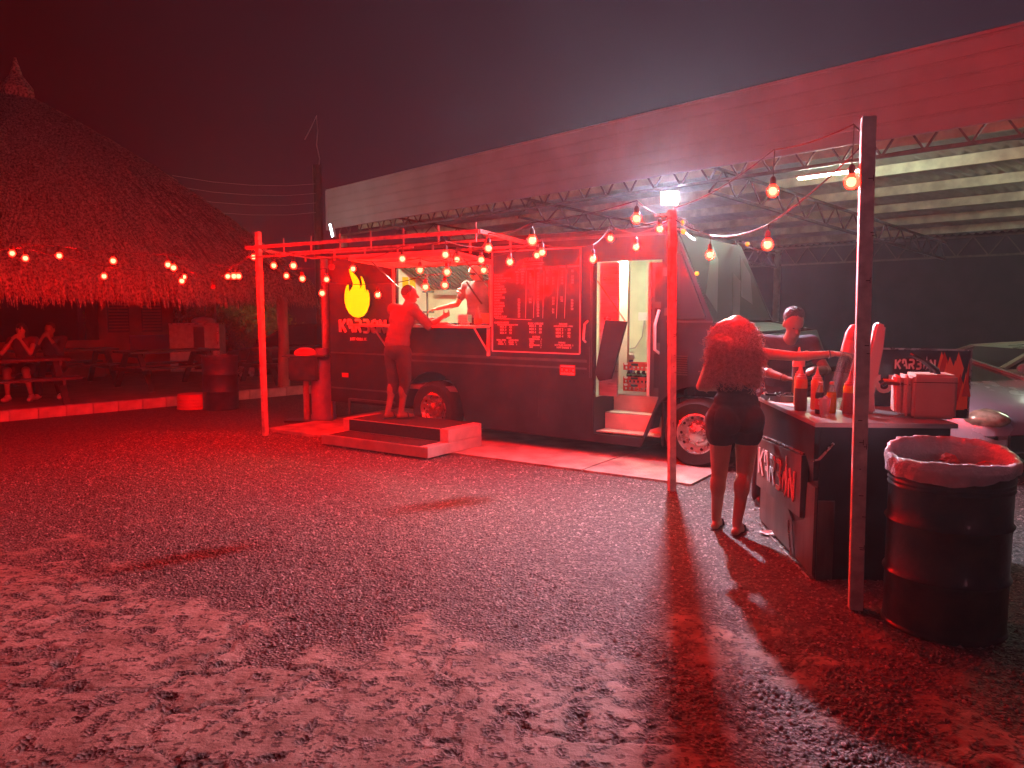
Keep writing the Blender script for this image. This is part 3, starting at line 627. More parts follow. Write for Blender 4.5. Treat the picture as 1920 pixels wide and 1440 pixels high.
# lamp strips on the truck ceiling
for x0 in (-4.1, -1.5):
    q = MB(); q.b2((x0 - 0.3, 0.72, 2.40), (x0 + 0.3, 0.80, 2.43)); q.build('ceiling_lamp', emat('ceiling_lamp_%d' % int(-x0), (0.88, 1.0, 0.66), 300.0 if x0 < -2 else 250.0), tk)
q = MB()
for zz in (2.40, 1.14, 0.94, 0.62):
    for k in range(46):
        xx = -5.38 + k * 0.09
        if zz > 1.12 and zz < 1.2 and -4.3 < xx < -1.3: continue
        q.ell((xx, -0.001, zz), (0.007, 0.004, 0.007), 6, 4)
q.build('rivets', 'truck', tk)['kind'] = 'stuff'
for xx in (-4.27, -3.05, -1.93):
    q = MB(); q.b2((xx - 0.004, -0.003, 0.40 if xx > -3 or xx < -4.2 else 0.9), (xx + 0.004, 0.0, 1.06)); q.build('panel_seam', 'black', tk)
# sign: stencil letters
LET = {
 'K': ([(0, 0), (0, 1)], [(0.62, 1), (0.14, 0.5)], [(0.26, 0.5), (0.66, 0)]),
 'A': ([(0.05, 0.62), (0.05, 1), (0.32, 1)], [(0.36, 1), (0.62, 0)], [(0.2, 0.38), (0.42, 0.38)]),
 'R': ([(0, 0), (0, 0.55)], [(0, 1), (0.42, 1), (0.58, 0.88), (0.58, 0.62), (0.42, 0.5), (0.16, 0.5)], [(0.32, 0.44), (0.60, 0)]),
 'B': ([(0.05, 1), (0.42, 1), (0.56, 0.88), (0.56, 0.64), (0.42, 0.52), (0.2, 0.52)], [(0.42, 0.52), (0.60, 0.40), (0.60, 0.12), (0.44, 0), (0.05, 0)]),
 'O': ([(0.42, 1), (0.14, 0.9), (0.0, 0.6), (0.0, 0.3), (0.14, 0.04), (0.34, 0)], [(0.5, 0.03), (0.64, 0.2), (0.68, 0.5), (0.62, 0.8), (0.54, 0.92)]),
 'N': ([(0, 0), (0, 0.62)], [(0, 1), (0.55, 0)], [(0.62, 0.1), (0.62, 1)])}
def letters(word, h, fn, th, parent, m, w=0.20, gap=0.30, nm='letter', flame_o=None):
    x = 0
    for ch in word:
        if ch == 'O' and flame_o:
            q = MB(); q.plate([(x * h + p[0] * h, p[1] * h) for p in flame_o], fn, th); q.build(nm, m if not isinstance(flame_o, tuple) else m, parent); x += 0.62 + gap; continue
        q = MB()
        for st in LET[ch]:
            for (a_, b_) in zip(st[:-1], st[1:]):
                a2, b2 = Vector(a_), Vector(b_); d = (b2 - a2).normalized(); n_ = Vector((-d.y, d.x)) * w / 2; a3, b3 = a2 - d * 0.03, b2 + d * 0.03
                P = [a3 - n_, b3 - n_, b3 + n_, a3 + n_]; q.plate([((x + p.x) * h, p.y * h) for p in P], fn, th)
        q.build(nm, m, parent, weld=False); x += 0.62 + gap
    return x * h
sgn = MB(); sgn.b2((-5.25, -0.016, 1.335), (-4.32, -0.004, 1.545)); sb = sgn.build('name_sign', 'truck', tk)
letters('KARBON', 0.165, lambda u, v, w: (-5.20 + u * 1.0, -0.016 - w, 1.36 + v), 0.018, sb, 'letter')
text_mesh('JUST GRILL IT.', 0.052, 'letter', sb, M=Matrix.Translation((-5.02, -0.012, 1.245)) @ Matrix.Rotation(R(90), 4, 'X'), bold=0.001)
# lit flame emblem
fl = [(345,240),(400,300),(440,340),(480,400),(497,470),(498,520),(512,522),(535,480),(541,430),(522,345),(548,395),(566,440),(575,520),(592,586),(605,570),(608,535),(630,590),(635,650),(627,740),(592,830),(540,890),(470,912),(400,900),(335,850),(290,770),(268,680),(270,590),(290,500),(320,445),(318,505),(325,560),(360,540),(398,480),(405,440),(380,370),(355,300)]
def fx(p): return (-5.05 + (p[0] - 268) / (635 - 268) * 0.46, 2.22 - (p[1] - 240) / (912 - 240) * 0.66 )
fp = [fx(p) for p in fl]
q = MB(); q.plate(fp, lambda u, v, w: (u, -0.075 + w, v), 0.02); fo = q.build('flame_emblem', 'flame', tk)
q = MB(); cxx, czz = -4.82, 1.8
q.plate([(cxx + (p[0] - cxx) * 0.94, czz + (p[1] - czz) * 0.95) for p in fp], lambda u, v, w: (u, -0.054 + w, v), 0.052); q.build('emblem_backing', 'black', fo)
# menu board
q = MB(); q.b2((-2.57, -0.022, 1.17), (-1.37, -0.002, 2.35)); mb = q.build('menu_board', 'menu', tk)
q = MB()
for (a_, b_) in (((-2.575, 1.165), (-1.365, 1.165)), ((-2.575, 2.355), (-1.365, 2.355)), ((-2.575, 1.165), (-2.575, 2.355)), ((-1.365, 1.165), (-1.365, 2.355))):
    q.bar((a_[0], -0.024, a_[1]), (b_[0], -0.024, b_[1]), 0.014, 0.014)
q.build('board_frame', 'menutext', mb)
def mxz(cx, cy): return (-2.575 + 1.21 * (cx - 30) / 1075, 2.35 - 1.18 * (cy - 40) / 1290)
def mt(s, cx, cy, px, al='LEFT', line=1.0, bold=0.0006):
    x, z = mxz(cx, cy); sz = px * 1.18 / 1290 * 1.35
    return text_mesh(s, sz, 'menutext', mb, M=Matrix.Translation((x, -0.024, z - sz * 0.36)) @ Matrix.Rotation(R(90), 4, 'X'), align=al, line=line, bold=bold, extrude=0.001)
mt('KARBON', 555, 155, 46, 'CENTER'); 
q = MB()
for (x0, y0, x1, y1, w) in ((440, 200, 675, 200, 7), (455, 222, 655, 222, 6), (465, 300, 455, 900, 4), (568, 305, 553, 895, 4), (680, 305, 667, 900, 4), (852, 300, 830, 900, 5), (942, 300, 925, 900, 5), (65, 905, 530, 918, 5)):
    a_, b_ = mxz(x0, y0), mxz(x1, y1); q.bar((a_[0], -0.024, a_[1]), (b_[0], -0.024, b_[1]), w * 0.0011, 0.003, up=(0, 1, 0))
q.build('menu_line', 'menutext', mb)
for (s, cx, cy) in (('PLATE', 395, 275), ('SINGLE', 512, 272), ('LARGE', 620, 268), ('QUESADILLA', 765, 264), ('WRAP', 895, 260), ('SANDWICH', 1028, 256)): mt(s, cx, cy, 24, 'CENTER')
mt('SMALL', 350, 305, 18, 'CENTER'); mt('LARGE', 418, 303, 18, 'CENTER'); mt('SMALL', 725, 293, 18, 'CENTER'); mt('LARGE', 800, 291, 18, 'CENTER')
rows = ['CHICKEN', 'CHICKEN WINGS', 'PORKCHOP', 'STEAK', 'CHORIZO', 'SHRIMP MIX', 'MCKARBON', 'BRISKET', 'SHORT RIB', 'LAMB', 'OCTOPUS', 'CALAMARI', 'SALMON', 'PICANHA', 'RIB EYE', 'SURF & TURF']
for i, s in enumerate(rows):
    y0 = 345 + i * 35.8; mt(s, 55, y0, 25)
    if i in (0, 1, 2, 3) or i > 8:
        mt(str(14 + i), 350 if i < 4 else 372, y0 - 6, 27, 'CENTER'); 
        if i < 4: mt(str(24 + i), 415, y0 - 8, 27, 'CENTER')
    if i < 4 or i in (9, 10): mt(str(16 + i * 2), 512, y0 - 12, 27, 'CENTER')
    mt(str(21 + i), 608, y0 - 16, 27, 'CENTER')
    if i in (0, 2, 3, 4, 9, 10, 11, 13, 14):
        if i < 5: mt('22', 718, y0 - 24, 27, 'CENTER')
        mt('31', 792, y0 - 24, 27, 'CENTER')
    if i in (0, 1, 2, 3, 4, 9, 10): mt(str(12 + i), 892, y0 - 28, 27, 'CENTER')
    if i in (0, 2, 3, 4, 10, 11, 12, 13): mt(str(15 + i), 1012, y0 - 30, 27, 'CENTER')
for (s, cx, cy, px) in (('KARBON MIXES', 150, 958, 24), ('CHOOSE FROM OUR GRILL ITEMS', 228, 985, 16), ('MIX 2    32\nMIX 3    42\nMIX 4    52', 205, 1010, 30), ('BASIC / DELUXE', 580, 965, 24), ('MIX 2    40\nMIX 3    50\nMIX 4    60', 578, 995, 30), ('DELUXE', 910, 968, 24), ('INCLUDES SALAD + FRIES', 912, 995, 18), ('MIX 2  -  50\nMIX 3     60\nMIX 4     72', 910, 1035, 32), ('SIDES', 245, 1155, 24), ('SMALL SIDES      LARGE SIDES\nFRIES    5       SALAD    5\nGARLIC   5      CORN     6', 225, 1185, 20), ('EXTRAS', 588, 1135, 24), ('CHIMICHURRI   2\nPESTO             2\nAIOLI               2\nMUSHROOMS  4\nEGG                2', 578, 1165, 19), ('DRINKS', 895, 1200, 22), ('BOTTLED WATER  3\nSOFT DRINKS  3', 920, 1232, 22)):
    mt(s, cx, cy, px, 'CENTER')
q = MB(); q.b2((-1.62, -0.012, 0.925), (-1.44, -0.001, 1.025)); pl = q.build('licence_sticker', 'plate', tk)
q = MB()
for (a_, b_) in (((-1.625, 0.92), (-1.435, 0.92)), ((-1.625, 1.03), (-1.435, 1.03)), ((-1.625, 0.92), (-1.625, 1.03)), ((-1.435, 0.92), (-1.435, 1.03))): q.bar((a_[0], -0.012, a_[1]), (b_[0], -0.012, b_[1]), 0.008, 0.008)
q.build('sticker_border', 'redp', pl)
text_mesh('LICBC', 0.072, 'redp', pl, M=Matrix.Translation((-1.53, -0.014, 0.95)) @ Matrix.Rotation(R(90), 4, 'X'), align='CENTER', bold=0.003)
# crates and cooler just inside the door (things of their own)
cl = thing('cooler_bucket', 'blue ribbed drinks bucket with white lid inside the truck door', 'cooler', tw(-1.50, 1.30, 0.68), TR)
q = MB(); q.lathe([(0.0, 0), (0.135, 0), (0.16, 0.36), (0.15, 0.36)], n=20); q.build('bucket', 'blue', cl, smooth=True)
for k in range(7):
    q = MB(); q.lathe([(0.145 + .0045 * k, 0.06 + 0.028 * k), (0.152 + .0045 * k, 0.07 + 0.028 * k), (0.148 + .0045 * k, 0.08 + 0.028 * k)], n=20); q.build('rib', 'blue', cl)
q = MB(); q.lathe([(0.17, 0.35), (0.178, 0.37), (0.17, 0.42), (0.15, 0.435), (0, 0.435)], n=20); q.build('lid', 'white', cl, smooth=True)
def crate(z, lab, bottles):
    c = thing('bottle_crate', lab, 'crate', tw(-1.11, 1.0, z), TR, 'red bottle crates stacked inside the truck door')
    q = MB(); w, d, h = 0.29, 0.26, 0.085
    q.b2((-w / 2, -d / 2, 0), (w / 2, d / 2, 0.012))
    for s in (-1, 1):
        q.b2((-w / 2, s * (d / 2 - .006) - .006, 0.045), (w / 2, s * (d / 2 - .006) + .006, h)); q.b2((s * (w / 2 - .006) - .006, -d / 2 + .013, 0.045), (s * (w / 2 - .006) + .006, d / 2 - .013, h))
    for k in range(6): q.b2((-w / 2 + k * 0.052, -d / 2, 0.012), (-w / 2 + k * 0.052 + 0.024, -d / 2 + 0.012, 0.045))
    q.build('crate_body', 'redp', c)
    q = MB(); q.ell((-0.11, -d / 2 - .002, 0.075), (0.026, 0.003, 0.016)); q.build('badge', 'letter', c)
    q = MB(); q.b2((-0.04, -d / 2 - 0.004, 0.055), (0.05, -d / 2 - 0.001, 0.082)); q.build('hand_slot', 'black', c)
    return c
crate(0.681, 'red bottle crate at the bottom of the stack inside the truck door', 0)
crate(0.769, 'red bottle crate in the middle of the stack, bottles standing in it', 0)
crate(0.935, 'red bottle crate topmost of the stack inside the truck door', 0)
for i in range(4):
    for j in range(2):
        b_ = thing('soda_bottle', 'glass soda bottle %s in the middle crate, %s row' % (('at the far left', 'second from the left', 'third from the left', 'at the far right')[i], ('front', 'back')[j]), 'bottle', tw(-1.11 - .10 + i * 0.068, 1.0 - .07 + j * 0.12, 0.782), TR, 'soda bottles in the middle crate')
        q = MB(); q.lathe([(0, 0), (0.027, 0), (0.028, 0.10), (0.011, 0.13), (0.011, 0.15), (0, 0.15)], n=10); q.build('bottle_body', 'cola', b_, smooth=True)
        q = MB(); q.lathe([(0.0285, 0.085), (0.029, 0.105)], n=10); q.build('bottle_label', 'greenhi', b_)
bt = thing('sauce_bottle', 'small clear bottle standing at the right end of the serving shelf', 'bottle', tw(-2.72, -0.12, 1.475))
q = MB(); q.lathe([(0, 0), (0.045, 0), (0.048, 0.10), (0.02, 0.16), (0.006, 0.23), (0, 0.23)], n=12); q.build('bottle_body', 'glass', bt, smooth=True)
q = MB(); q.lathe([(0.046, 0.02), (0.048, 0.08)], n=12); q.build('bottle_label', 'orange', bt)
ty = thing('food_tray', 'paper tray with food on the serving shelf by the standing customer', 'tray', tw(-3.22, -0.16, 1.476), TR + 0.3)
q = MB(); q.b2((-0.12, -0.07, 0), (0.12, 0.07, 0.012)); q.build('tray_base', 'stainless', ty)
q = MB()
for k in range(6): q.ell((random.uniform(-.09, .09), random.uniform(-.04, .04), 0.02), (0.03, 0.022, 0.018), 8, 6)
q.build('food', 'orange', ty)
np_ = thing('napkin', 'crumpled pale napkin beside the clear bottle on the shelf', 'napkin', tw(-2.92, -0.12, 1.49))
q = MB(); q.ell((0, 0, 0), (0.06, 0.04, 0.028), 9, 6); 
q.v = [(p[0] * random.uniform(.7, 1.2), p[1] * random.uniform(.7, 1.2), max(-0.014, p[2] * random.uniform(.6, 1.4))) for p in q.v]; q.build('paper', 'white', np_)
# ------------------------------------------------------------------ step platform
stp = thing('step_platform', 'two tier red lit wooden step with black treads in front of the serving hatch', 'step', TO, TR)
q = MB(); q.b2((-4.30, -1.22, 0.028), (-2.60, -0.22, 0.150)); q.build('lower_box', 'redwood', stp, bevel=0.004)
q = MB(); q.b2((-4.30, -0.86, 0.152), (-2.60, -0.22, 0.30)); q.build('upper_box', 'redwood', stp, bevel=0.004)
q = MB(); q.b2((-4.18, -1.21, 0.151), (-2.72, -0.875, 0.156)); q.build('lower_tread', 'treadmat', stp)
q = MB(); q.b2((-4.18, -0.85, 0.301), (-2.72, -0.24, 0.306)); q.build('upper_tread', 'treadmat', stp)
q = MB(); q.b2((-4.18, -0.868, 0.158), (-2.72, -0.861, 0.298)); q.build('riser', 'treadmat', stp)
q = MB(); q.b2((-4.18, -0.875, 0.298), (-2.72, -0.86, 0.306)); q.build('nosing', 'redwood', stp)
for (a_, b_) in (((-4.30, -1.225, 0.135), (-2.60, -1.219, 0.141)), ((-2.603, -1.2, 0.11), (-2.597, -0.25, 0.115)), ((-2.603, -0.72, 0.17), (-2.597, -0.26, 0.175)), ((-2.603, -0.72, 0.27), (-2.597, -0.26, 0.275)), ((-2.603, -0.72, 0.17), (-2.597, -0.715, 0.275))):
    q = MB(); q.b2(a_, b_); q.build('panel_moulding', 'redwood', stp)
# ------------------------------------------------------------------ canopy frame
cf = thing('canopy_frame', 'red lit steel frame of an open awning over the serving hatch', 'frame', TO, TR)
X0, X1, Y1 = -5.72, -1.93, -1.16
def bar_(a, b, w=0.04, h=None, nm='rail', m='frame'): q = MB(); q.bar(a, b, w, h); return q.build(nm, m, cf)
bar_((X0, Y1, 2.47), (X1, Y1, 2.47), 0.032, 0.04, 'front_beam'); bar_((X0, Y1, 2.47), (X0, -0.02, 2.40), 0.028); bar_((X1, Y1, 2.47), (X1, -0.02, 2.40), 0.035, 0.04)
bar_((X0, -0.6, 2.435), (X1, -0.6, 2.435), 0.022); bar_((X0, -0.04, 2.40), (X1, -0.04, 2.40), 0.03)
for k in range(8):
    x = X0 + 0.25 + k * 0.5; bar_((x, Y1, 2.36), (x, Y1, 2.56), 0.014, None, 'upright')
for k in range(7):
    x = X0 + 0.5 + k * 0.55; bar_((x, -0.6, 2.30), (x, -0.6, 2.44), 0.018, None, 'upright')
bar_((X0, Y1, 2.345), (X1 - 0.9, Y1, 2.345), 0.018)

# ------------------------------------------------------------------ poles
def pole(x, y, h, w, label, lean=(0, 0), marks=True, nm='string_light_pole'):
    p = thing(nm, label, 'pole', (x, y, 0), (R(-16) if y < 5 else R(12)) if x > 0 else TR, 'square white poles carrying the string lights')
    q = MB(); q.bar((0, 0, -0.05), (lean[0], lean[1], h), w, w); q.build('post', 'polepaint', p, bevel=0.004)
    if marks:
        rr = random.Random(int(x * 100)); q = MB()
        for k in range(14):
            z = rr.uniform(0.2, h - .3); xx = rr.uniform(-w * .35, w * .35); L = rr.uniform(0.008, 0.035)
            q.b2((xx - L / 2 * .7, -w / 2 - 0.0012, z), (xx + L / 2 * .7, -w / 2 - 0.0004, z + 0.004))
            if k % 3 == 0: q.b2((xx + L / 2 * .7, -w / 2 - 0.0012, z - 0.012), (xx + L / 2 * .7 + 0.003, -w / 2 - 0.0004, z + 0.018))
        # one joined scatter of scratches, too small to pick apart
        o = q.build('rust_marks', 'stain', p); o['kind'] = 'stuff'; o.location = (0, 0, 0)
        o.location.y = -0.0
    return p
pole(-3.30, 10.19, 2.68, 0.064, 'red lit square pole left of the truck at the corner of the awning', (-0.03, 0), False)
pole(1.47, 6.95, 2.54, 0.062, 'square pole in front of the truck cab, directly under the glaring floodlight', (-0.05, 0))
pole(1.905, 4.13, 2.66, 0.070, 'tall tan square pole in front of the black counter', (-0.04, 0))
# floodlight on the middle pole
FL = Vector((1.575, 7.82, 2.77))
fdir = Vector((-0.06, -0.85, -0.10)).normalized()
ft = thing('floodlight', 'glaring white floodlight on the truck roof corner just above the middle pole', 'floodlight', FL)
zq = fdir.to_track_quat('-Y', 'Z').to_matrix()
q = MB(); q.box((0, 0.035, 0), (0.17, 0.05, 0.13)); 
for k in range(6): q.box((-0.07 + k * 0.028, 0.075, 0), (0.006, 0.03, 0.11))
o = q.build('housing', 'white', ft); o.rotation_euler = zq.to_euler()
q = MB(); q.box((0, 0.004, 0), (0.062, 0.008, 0.085)); o = q.build('lens', 'flood', ft); o.rotation_euler = zq.to_euler()
q = MB(); q.bar((0.09, 0.05, -0.02), (0.09, 0.08, 0.07), 0.012, 0.03); q.bar((0.09, 0.06, -0.03), (0.06, 0.30, -0.24), 0.018, 0.03); q.build('bracket', 'steelw', ft)
cl_ = thing('cable_clamp', 'bright metal arm and wire loop clamped to the top of the middle pole', 'clamp', (1.42, 6.93, 2.49))
q = MB(); q.bar((-0.16, -0.02, 0.0), (0.0, 0, 0.012), 0.02, 0.014); q.build('arm', 'white', cl_)
q = MB(); q.tube([(0.03, 0, 0.0), (0.10, -0.01, -0.03), (0.19, -0.02, -0.10), (0.17, -0.02, -0.12), (0.08, -0.01, -0.07), (0.03, 0, 0.0)], 0.006, 6); q.build('wire_loop', 'rim', cl_)
q = MB(); q.ell((0.09, -0.02, -0.065), (0.016, 0.012, 0.024)); q.build('amber_lens', 'amber', cl_)
# ------------------------------------------------------------------ string lights
BP = [(-6.18, 9.62, 2.36), (-6.02, 9.62, 2.3), (-5.6, 9.62, 2.33), (-5.31, 10.1, 2.1), (-4.71, 9.18, 2.24), (-4.26, 9.62, 2.22), (-4.0, 9.18, 2.16), (-4.3, 10.1, 2.04), (-5.02, 11.88, 2.17), (-4.33, 11.22, 2.0), (-3.7, 10.1, 2.1), (-3.29, 9.18, 2.06), (-3.39, 9.62, 2.08), (-3.61, 10.86, 2.4), (-2.95, 9.62, 2.21), (-3.09, 10.63, 2.13), (-2.47, 8.78, 2.16), (-2.6, 9.62, 2.05), (-2.34, 10.1, 2.22), (-2.3, 9.62, 2.04), (-2.25, 9.18, 1.86), (-1.97, 9.62, 2.17), (-1.59, 9.18, 1.84), (-1.14, 8.08, 2.19), (-1.04, 8.78, 2.11), (-0.94, 8.42, 1.91), (-0.64, 7.48, 2.19), (-0.65, 7.77, 2.04), (-0.73, 8.42, 1.93), (-0.62, 8.78, 2.23), (-0.32, 8.08, 2.18), (-0.32, 8.78, 2.11), (-0.21, 6.97, 2.21), (-0.02, 7.48, 2.12), (0.15, 5.77, 2.17), (0.27, 8.42, 2.25), (0.29, 7.48, 2.21), (0.75, 7.21, 2.13), (1.02, 8.08, 2.4), (0.92, 5.77, 2.33), (1.21, 7.59, 2.27), (1.32, 6.97, 2.38), (1.44, 6.97, 2.35), (1.66, 6.52, 2.12), (1.7, 5.18, 2.09), (1.68, 5.05, 2.42), (1.82, 4.21, 2.34)]
names = ['leftmost red bulb of the string, before the thatch', 'second red bulb from the left, slightly lower than its neighbour', 'third red bulb from the left, alone before the thatch', 'lowest bulb left of centre on the thatch, hanging by itself', 'bulb alone just above and right of the lowest thatch bulb', 'left one of the two touching bulbs in the middle of the thatch', 'right one of the two touching bulbs in the middle of the thatch', 'lower front bulb of the small pair under the two touching bulbs', 'higher back bulb of the small pair under the two touching bulbs', 'unlit red bulb hanging before the thatch, third of the dark ones', 'left one of the three bulbs in a row before the thatch', 'middle one of the three bulbs in a row before the thatch', 'right one of the three bulbs in a row before the thatch', 'bulb just left of the left square pole near its top', 'first bulb right of the left square pole, under the awning corner', 'small low bulb between the two first bulbs right of the left pole', 'second high bulb right of the left square pole', 'low bulb right of the second high bulb, before the thatch end', "unlit red bulb above the two bulbs at the truck's rear corner", 'upper bulb at the rear corner of the truck', 'lower bulb at the rear corner of the truck, above the gas cylinder', 'bulb touching the tip of the yellow flame emblem', 'bulb just right of the yellow flame emblem', "first bulb over the raised hatch leaf, at the window's left end", 'bulb before the left end of the hatch opening, under the hatch leaf', 'lowest bulb beside the head of the man on the step', 'highest bulb over the middle of the hatch leaf', 'middle one of three bulbs in a column before the hatch', 'lowest of three bulbs in a column before the hatch', 'dim bulb just right of the highest bulb over the hatch leaf', 'upper bulb over the head of the worker in the hatch', 'lower bulb touching the head of the worker in the hatch', 'bulb at the corner of the awning frame, left of the menu board', 'bulb over the top left part of the menu board', 'large high bulb right of the awning corner, over the menu', 'left one of the two touching bulbs at the menu title', 'right one of the two touching bulbs at the menu title', 'bulb above the top left corner of the open side door', 'small high bulb above the open side door', 'large high bulb nearest the floodlight, on its left', 'bulb right above the open side door, under the large high one', 'bright bulb tied to the left of the middle pole', 'unlit bulb tied to the right of the middle pole', 'lit bulb right of the middle pole, before the truck windscreen', 'lower bulb between the middle pole and the tall pole', 'higher bulb between the middle pole and the tall pole', 'large bulb touching the tall white pole near its top']
proto = None
for i, (x, y, z) in enumerate(BP):
    lit = i not in (9, 18, 42)
    b_ = thing('light_bulb', names[i], 'light bulb', (x, y, z), random.uniform(0, 6), 'red bulbs on the string lights' if lit else 'unlit bulbs on the string lights')
    if proto is None:
        q = MB(); q.ell((0, 0, -0.001), (0.0255, 0.0255, 0.027), 12, 8); bc_ = q.build('glowing_core', 'bulb', b_, smooth='all')
        q = MB(); q.lathe([(0.0, -0.041), (0.018, -0.037), (0.031, -0.024), (0.0375, -0.004), (0.034, 0.014), (0.024, 0.030), (0.019, 0.040)], n=18); bm_ = q.build('bulb_glass', 'bulbshell', b_, smooth='all')
        q = MB(); q.lathe([(0.024, 0.020), (0.017, 0.036), (0.019, 0.040), (0.019, 0.075), (0.012, 0.088), (0.006, 0.092), (0.0, 0.092)], n=12); bn_ = q.build('socket', 'bulbneck', b_, smooth=True)
        bu_me = bm_.data.copy(); bu_me.materials.clear(); bu_me.materials.append(K['unlit']); proto = (bm_.data, bn_.data, bu_me, bc_.data)
    else:
        for k, nm in (((0, 'bulb_glass'), (1, 'socket'), (3, 'glowing_core')) if lit else ((2, 'bulb_glass'), (1, 'socket'))):
            c = bpy.data.objects.new(nm, proto[k]); COL.objects.link(c); c.parent = b_
OFF = [(-6.9, 8.7, 2.25), (-6.7, 7.9, 2.2), (-6.5, 7.1, 2.15), (-6.2, 6.3, 2.1), (-5.9, 5.5, 2.12), (-5.6, 4.7, 2.1), (-5.2, 3.9, 2.12), (-4.6, 3.2, 2.2), (-3.9, 2.4, 2.25)]
for k, (x, y, z) in enumerate(OFF):     # the left strand goes on round the yard, beyond the frame
    b_ = thing('light_bulb', 'red bulb of the left strand beyond the left edge of the picture', 'light bulb', (x, y, z), 0, 'red bulbs beyond the left edge')
    for m_, nm in ((0, 'bulb_glass'), (1, 'socket'), (3, 'glowing_core')):
        c = bpy.data.objects.new(nm, proto[m_]); COL.objects.link(c); c.parent = b_
w = MB(); w.tube([(x, y, z + 0.09) for (x, y, z) in OFF] + [(-3.2, 1.6, 2.5)], 0.0048, 5); tagp(w.build('string_cable', 'wire'), 'string light cable going on round the yard beyond the left edge', 'cable', 'string light cables')
P1, P2, P3 = (-3.33, 10.19, 2.50), (1.43, 6.95, 2.47), (1.87, 4.13, 2.55)
strands = [
 ('lower left string light cable sagging in front of the thatch', [(-8.2, 9.7, 2.55), 0, 2, 4, 5, 10, 12, P1]),
 ('upper left string light cable sagging in front of the thatch', [(-8.0, 9.9, 2.5), 1, 3, 7, 8, 9, 11, 13, P1]),
 ('string light cable from the left pole past the awning to the middle pole', [P1, 14, 16, 21, 23, 26, 30, 32, 34, 39, P2]),
 ('second string light cable from the left pole under the awning', [P1, 15, 17, 19, 20, 22, 25, 28, 29, 33, 36, P2]),
 ('string light cable looping along the serving hatch', [P1, 18, 24, 27, 31, 35, 37, 38, 40, P2]),
 ('string light cable from the middle pole sagging right to the tall pole', [P2, 43, 44, P3]),
 ('short string light cable running to the top of the tall pole', [(1.44, 6.95, 2.56), 45, 46, P3]),
 ('cable holding the pair of bulbs at the middle pole', [P2, 41, 42])]
bulb_used = set()
for lab, seq in strands:
    pts = []
    for s_ in seq:
        if isinstance(s_, int):
            x, y, z = BP[s_]; drop = 0.13 if s_ not in (45, 46, 43) else (0.26, 0.30, 0.16)[(45, 46, 43).index(s_)]; pts.append(Vector((x, y, z + drop))); bulb_used.add(s_)
            w = MB(); w.tube([(x, y, z + 0.085), (x + 0.004, y, z + drop)], 0.0035, 5)
            dr = w.build('dropper', 'wire'); tagp(dr, 'short cable above the ' + ' '.join(names[s_].replace(',', '').split()[:11]), 'cable', 'droppers of the string lights')
        else: pts.append(Vector(s_))
    fine = []
    for a, b2 in zip(pts[:-1], pts[1:]):
        n = 6; L = (b2 - a).length
        for k in range(n): 
            t_ = k / n; fine.append(a.lerp(b2, t_) - Vector((0, 0, 0.22 * L * t_ * (1 - t_) * 0.5)))
    fine.append(pts[-1]); w = MB(); w.tube(fine, 0.0048, 5); tagp(w.build('string_cable', 'wire'), lab, 'cable', 'string light cables')
# ------------------------------------------------------------------ left side things: tables, wall, fridge, kiosk, cars, foliage
pl0 = Matrix.Translation(K0) @ Matrix.Rotation(kr, 4, 'Z')
def kw(x, y, z=0): return pl0 @ Vector((x, y, z))
def table(x, y, rz, label):
    t_ = thing('picnic_table', label, 'picnic table', kw(x, y, 0.135), kr + rz, 'dark picnic tables on the terrace')
    for k in range(5): q = MB(); q.b2((-0.92, -0.37 + k * 0.15, 0.70), (0.92, -0.235 + k * 0.15, 0.74)); q.build('tabletop_board', 'darkwood', t_)
    for s in (-1, 1):
        for k in range(2): q = MB(); yb = s * 0.68 - 0.14 + k * 0.15; q.b2((-0.92, yb, 0.41), (0.92, yb + 0.135, 0.45)); q.build('seat_board', 'darkwood', t_)
    for sx in (-0.7, 0.7):
        for s in (-1, 1): q = MB(); q.bar((sx, s * 0.72, 0), (sx, s * 0.26, 0.70), 0.05, 0.10, up=(1, 0, 0)); q.build('leg', 'darkwood', t_)
        q = MB(); q.b2((sx - 0.075, -0.80, 0.33), (sx - 0.03, 0.80, 0.405)); q.build('cross_brace', 'darkwood', t_)
        q = MB(); q.b2((sx + 0.03, -0.36, 0.61), (sx + 0.07, 0.36, 0.695)); q.build('top_brace', 'darkwood', t_)
    return t_
table(0.32, 0.98, 0.0, 'dark picnic table nearest the left edge with people seated at it')
table(3.5, 2.1, 0.05, 'dark picnic table behind the blue black drum')
table(2.2, 3.9, 0.0, 'dark picnic table in the middle of the terrace in deep shade')
table(5.75, 1.3, 0.0, 'dark picnic table between the left drum and the thatch post')
q = MB(); q.b2((-5, 5.6, 0.13), (3.6, 5.8, 0.98)); w_ = q.build('low_wall', 'redwall', None); w_.location = K0; w_.rotation_euler = (0, 0, kr); tagp(w_, 'low red wall at the back of the terrace behind the seated people', 'wall')
q = MB(); q.b2((-6, 9.0, 0), (4.2, 9.2, 3.2)); w_ = q.build('back_building', 'darkwall', None); w_.location = K0; w_.rotation_euler = (0, 0, kr); tagp(w_, 'dark building wall behind the thatched terrace', 'building')
ks = thing('kiosk', 'small dim red kiosk with louvred shutters at the back of the terrace', 'kiosk', kw(4.6, 6.2, 0.13), kr)
q = MB(); q.b2((-0.9, 0, 0), (0.9, 0.8, 2.2)); q.build('wall', 'redwall', ks)
for x in (-0.45, 0.35):
    q = MB(); q.b2((x - 0.25, -0.03, 1.0), (x + 0.25, -0.001, 1.75)); sh_ = q.build('shutter', 'maroon', ks)
    for k in range(9): q = MB(); q.b2((x - 0.22, -0.045, 1.05 + k * 0.075), (x + 0.22, -0.031, 1.085 + k * 0.075)); q.build('louvre', 'redwall', sh_)
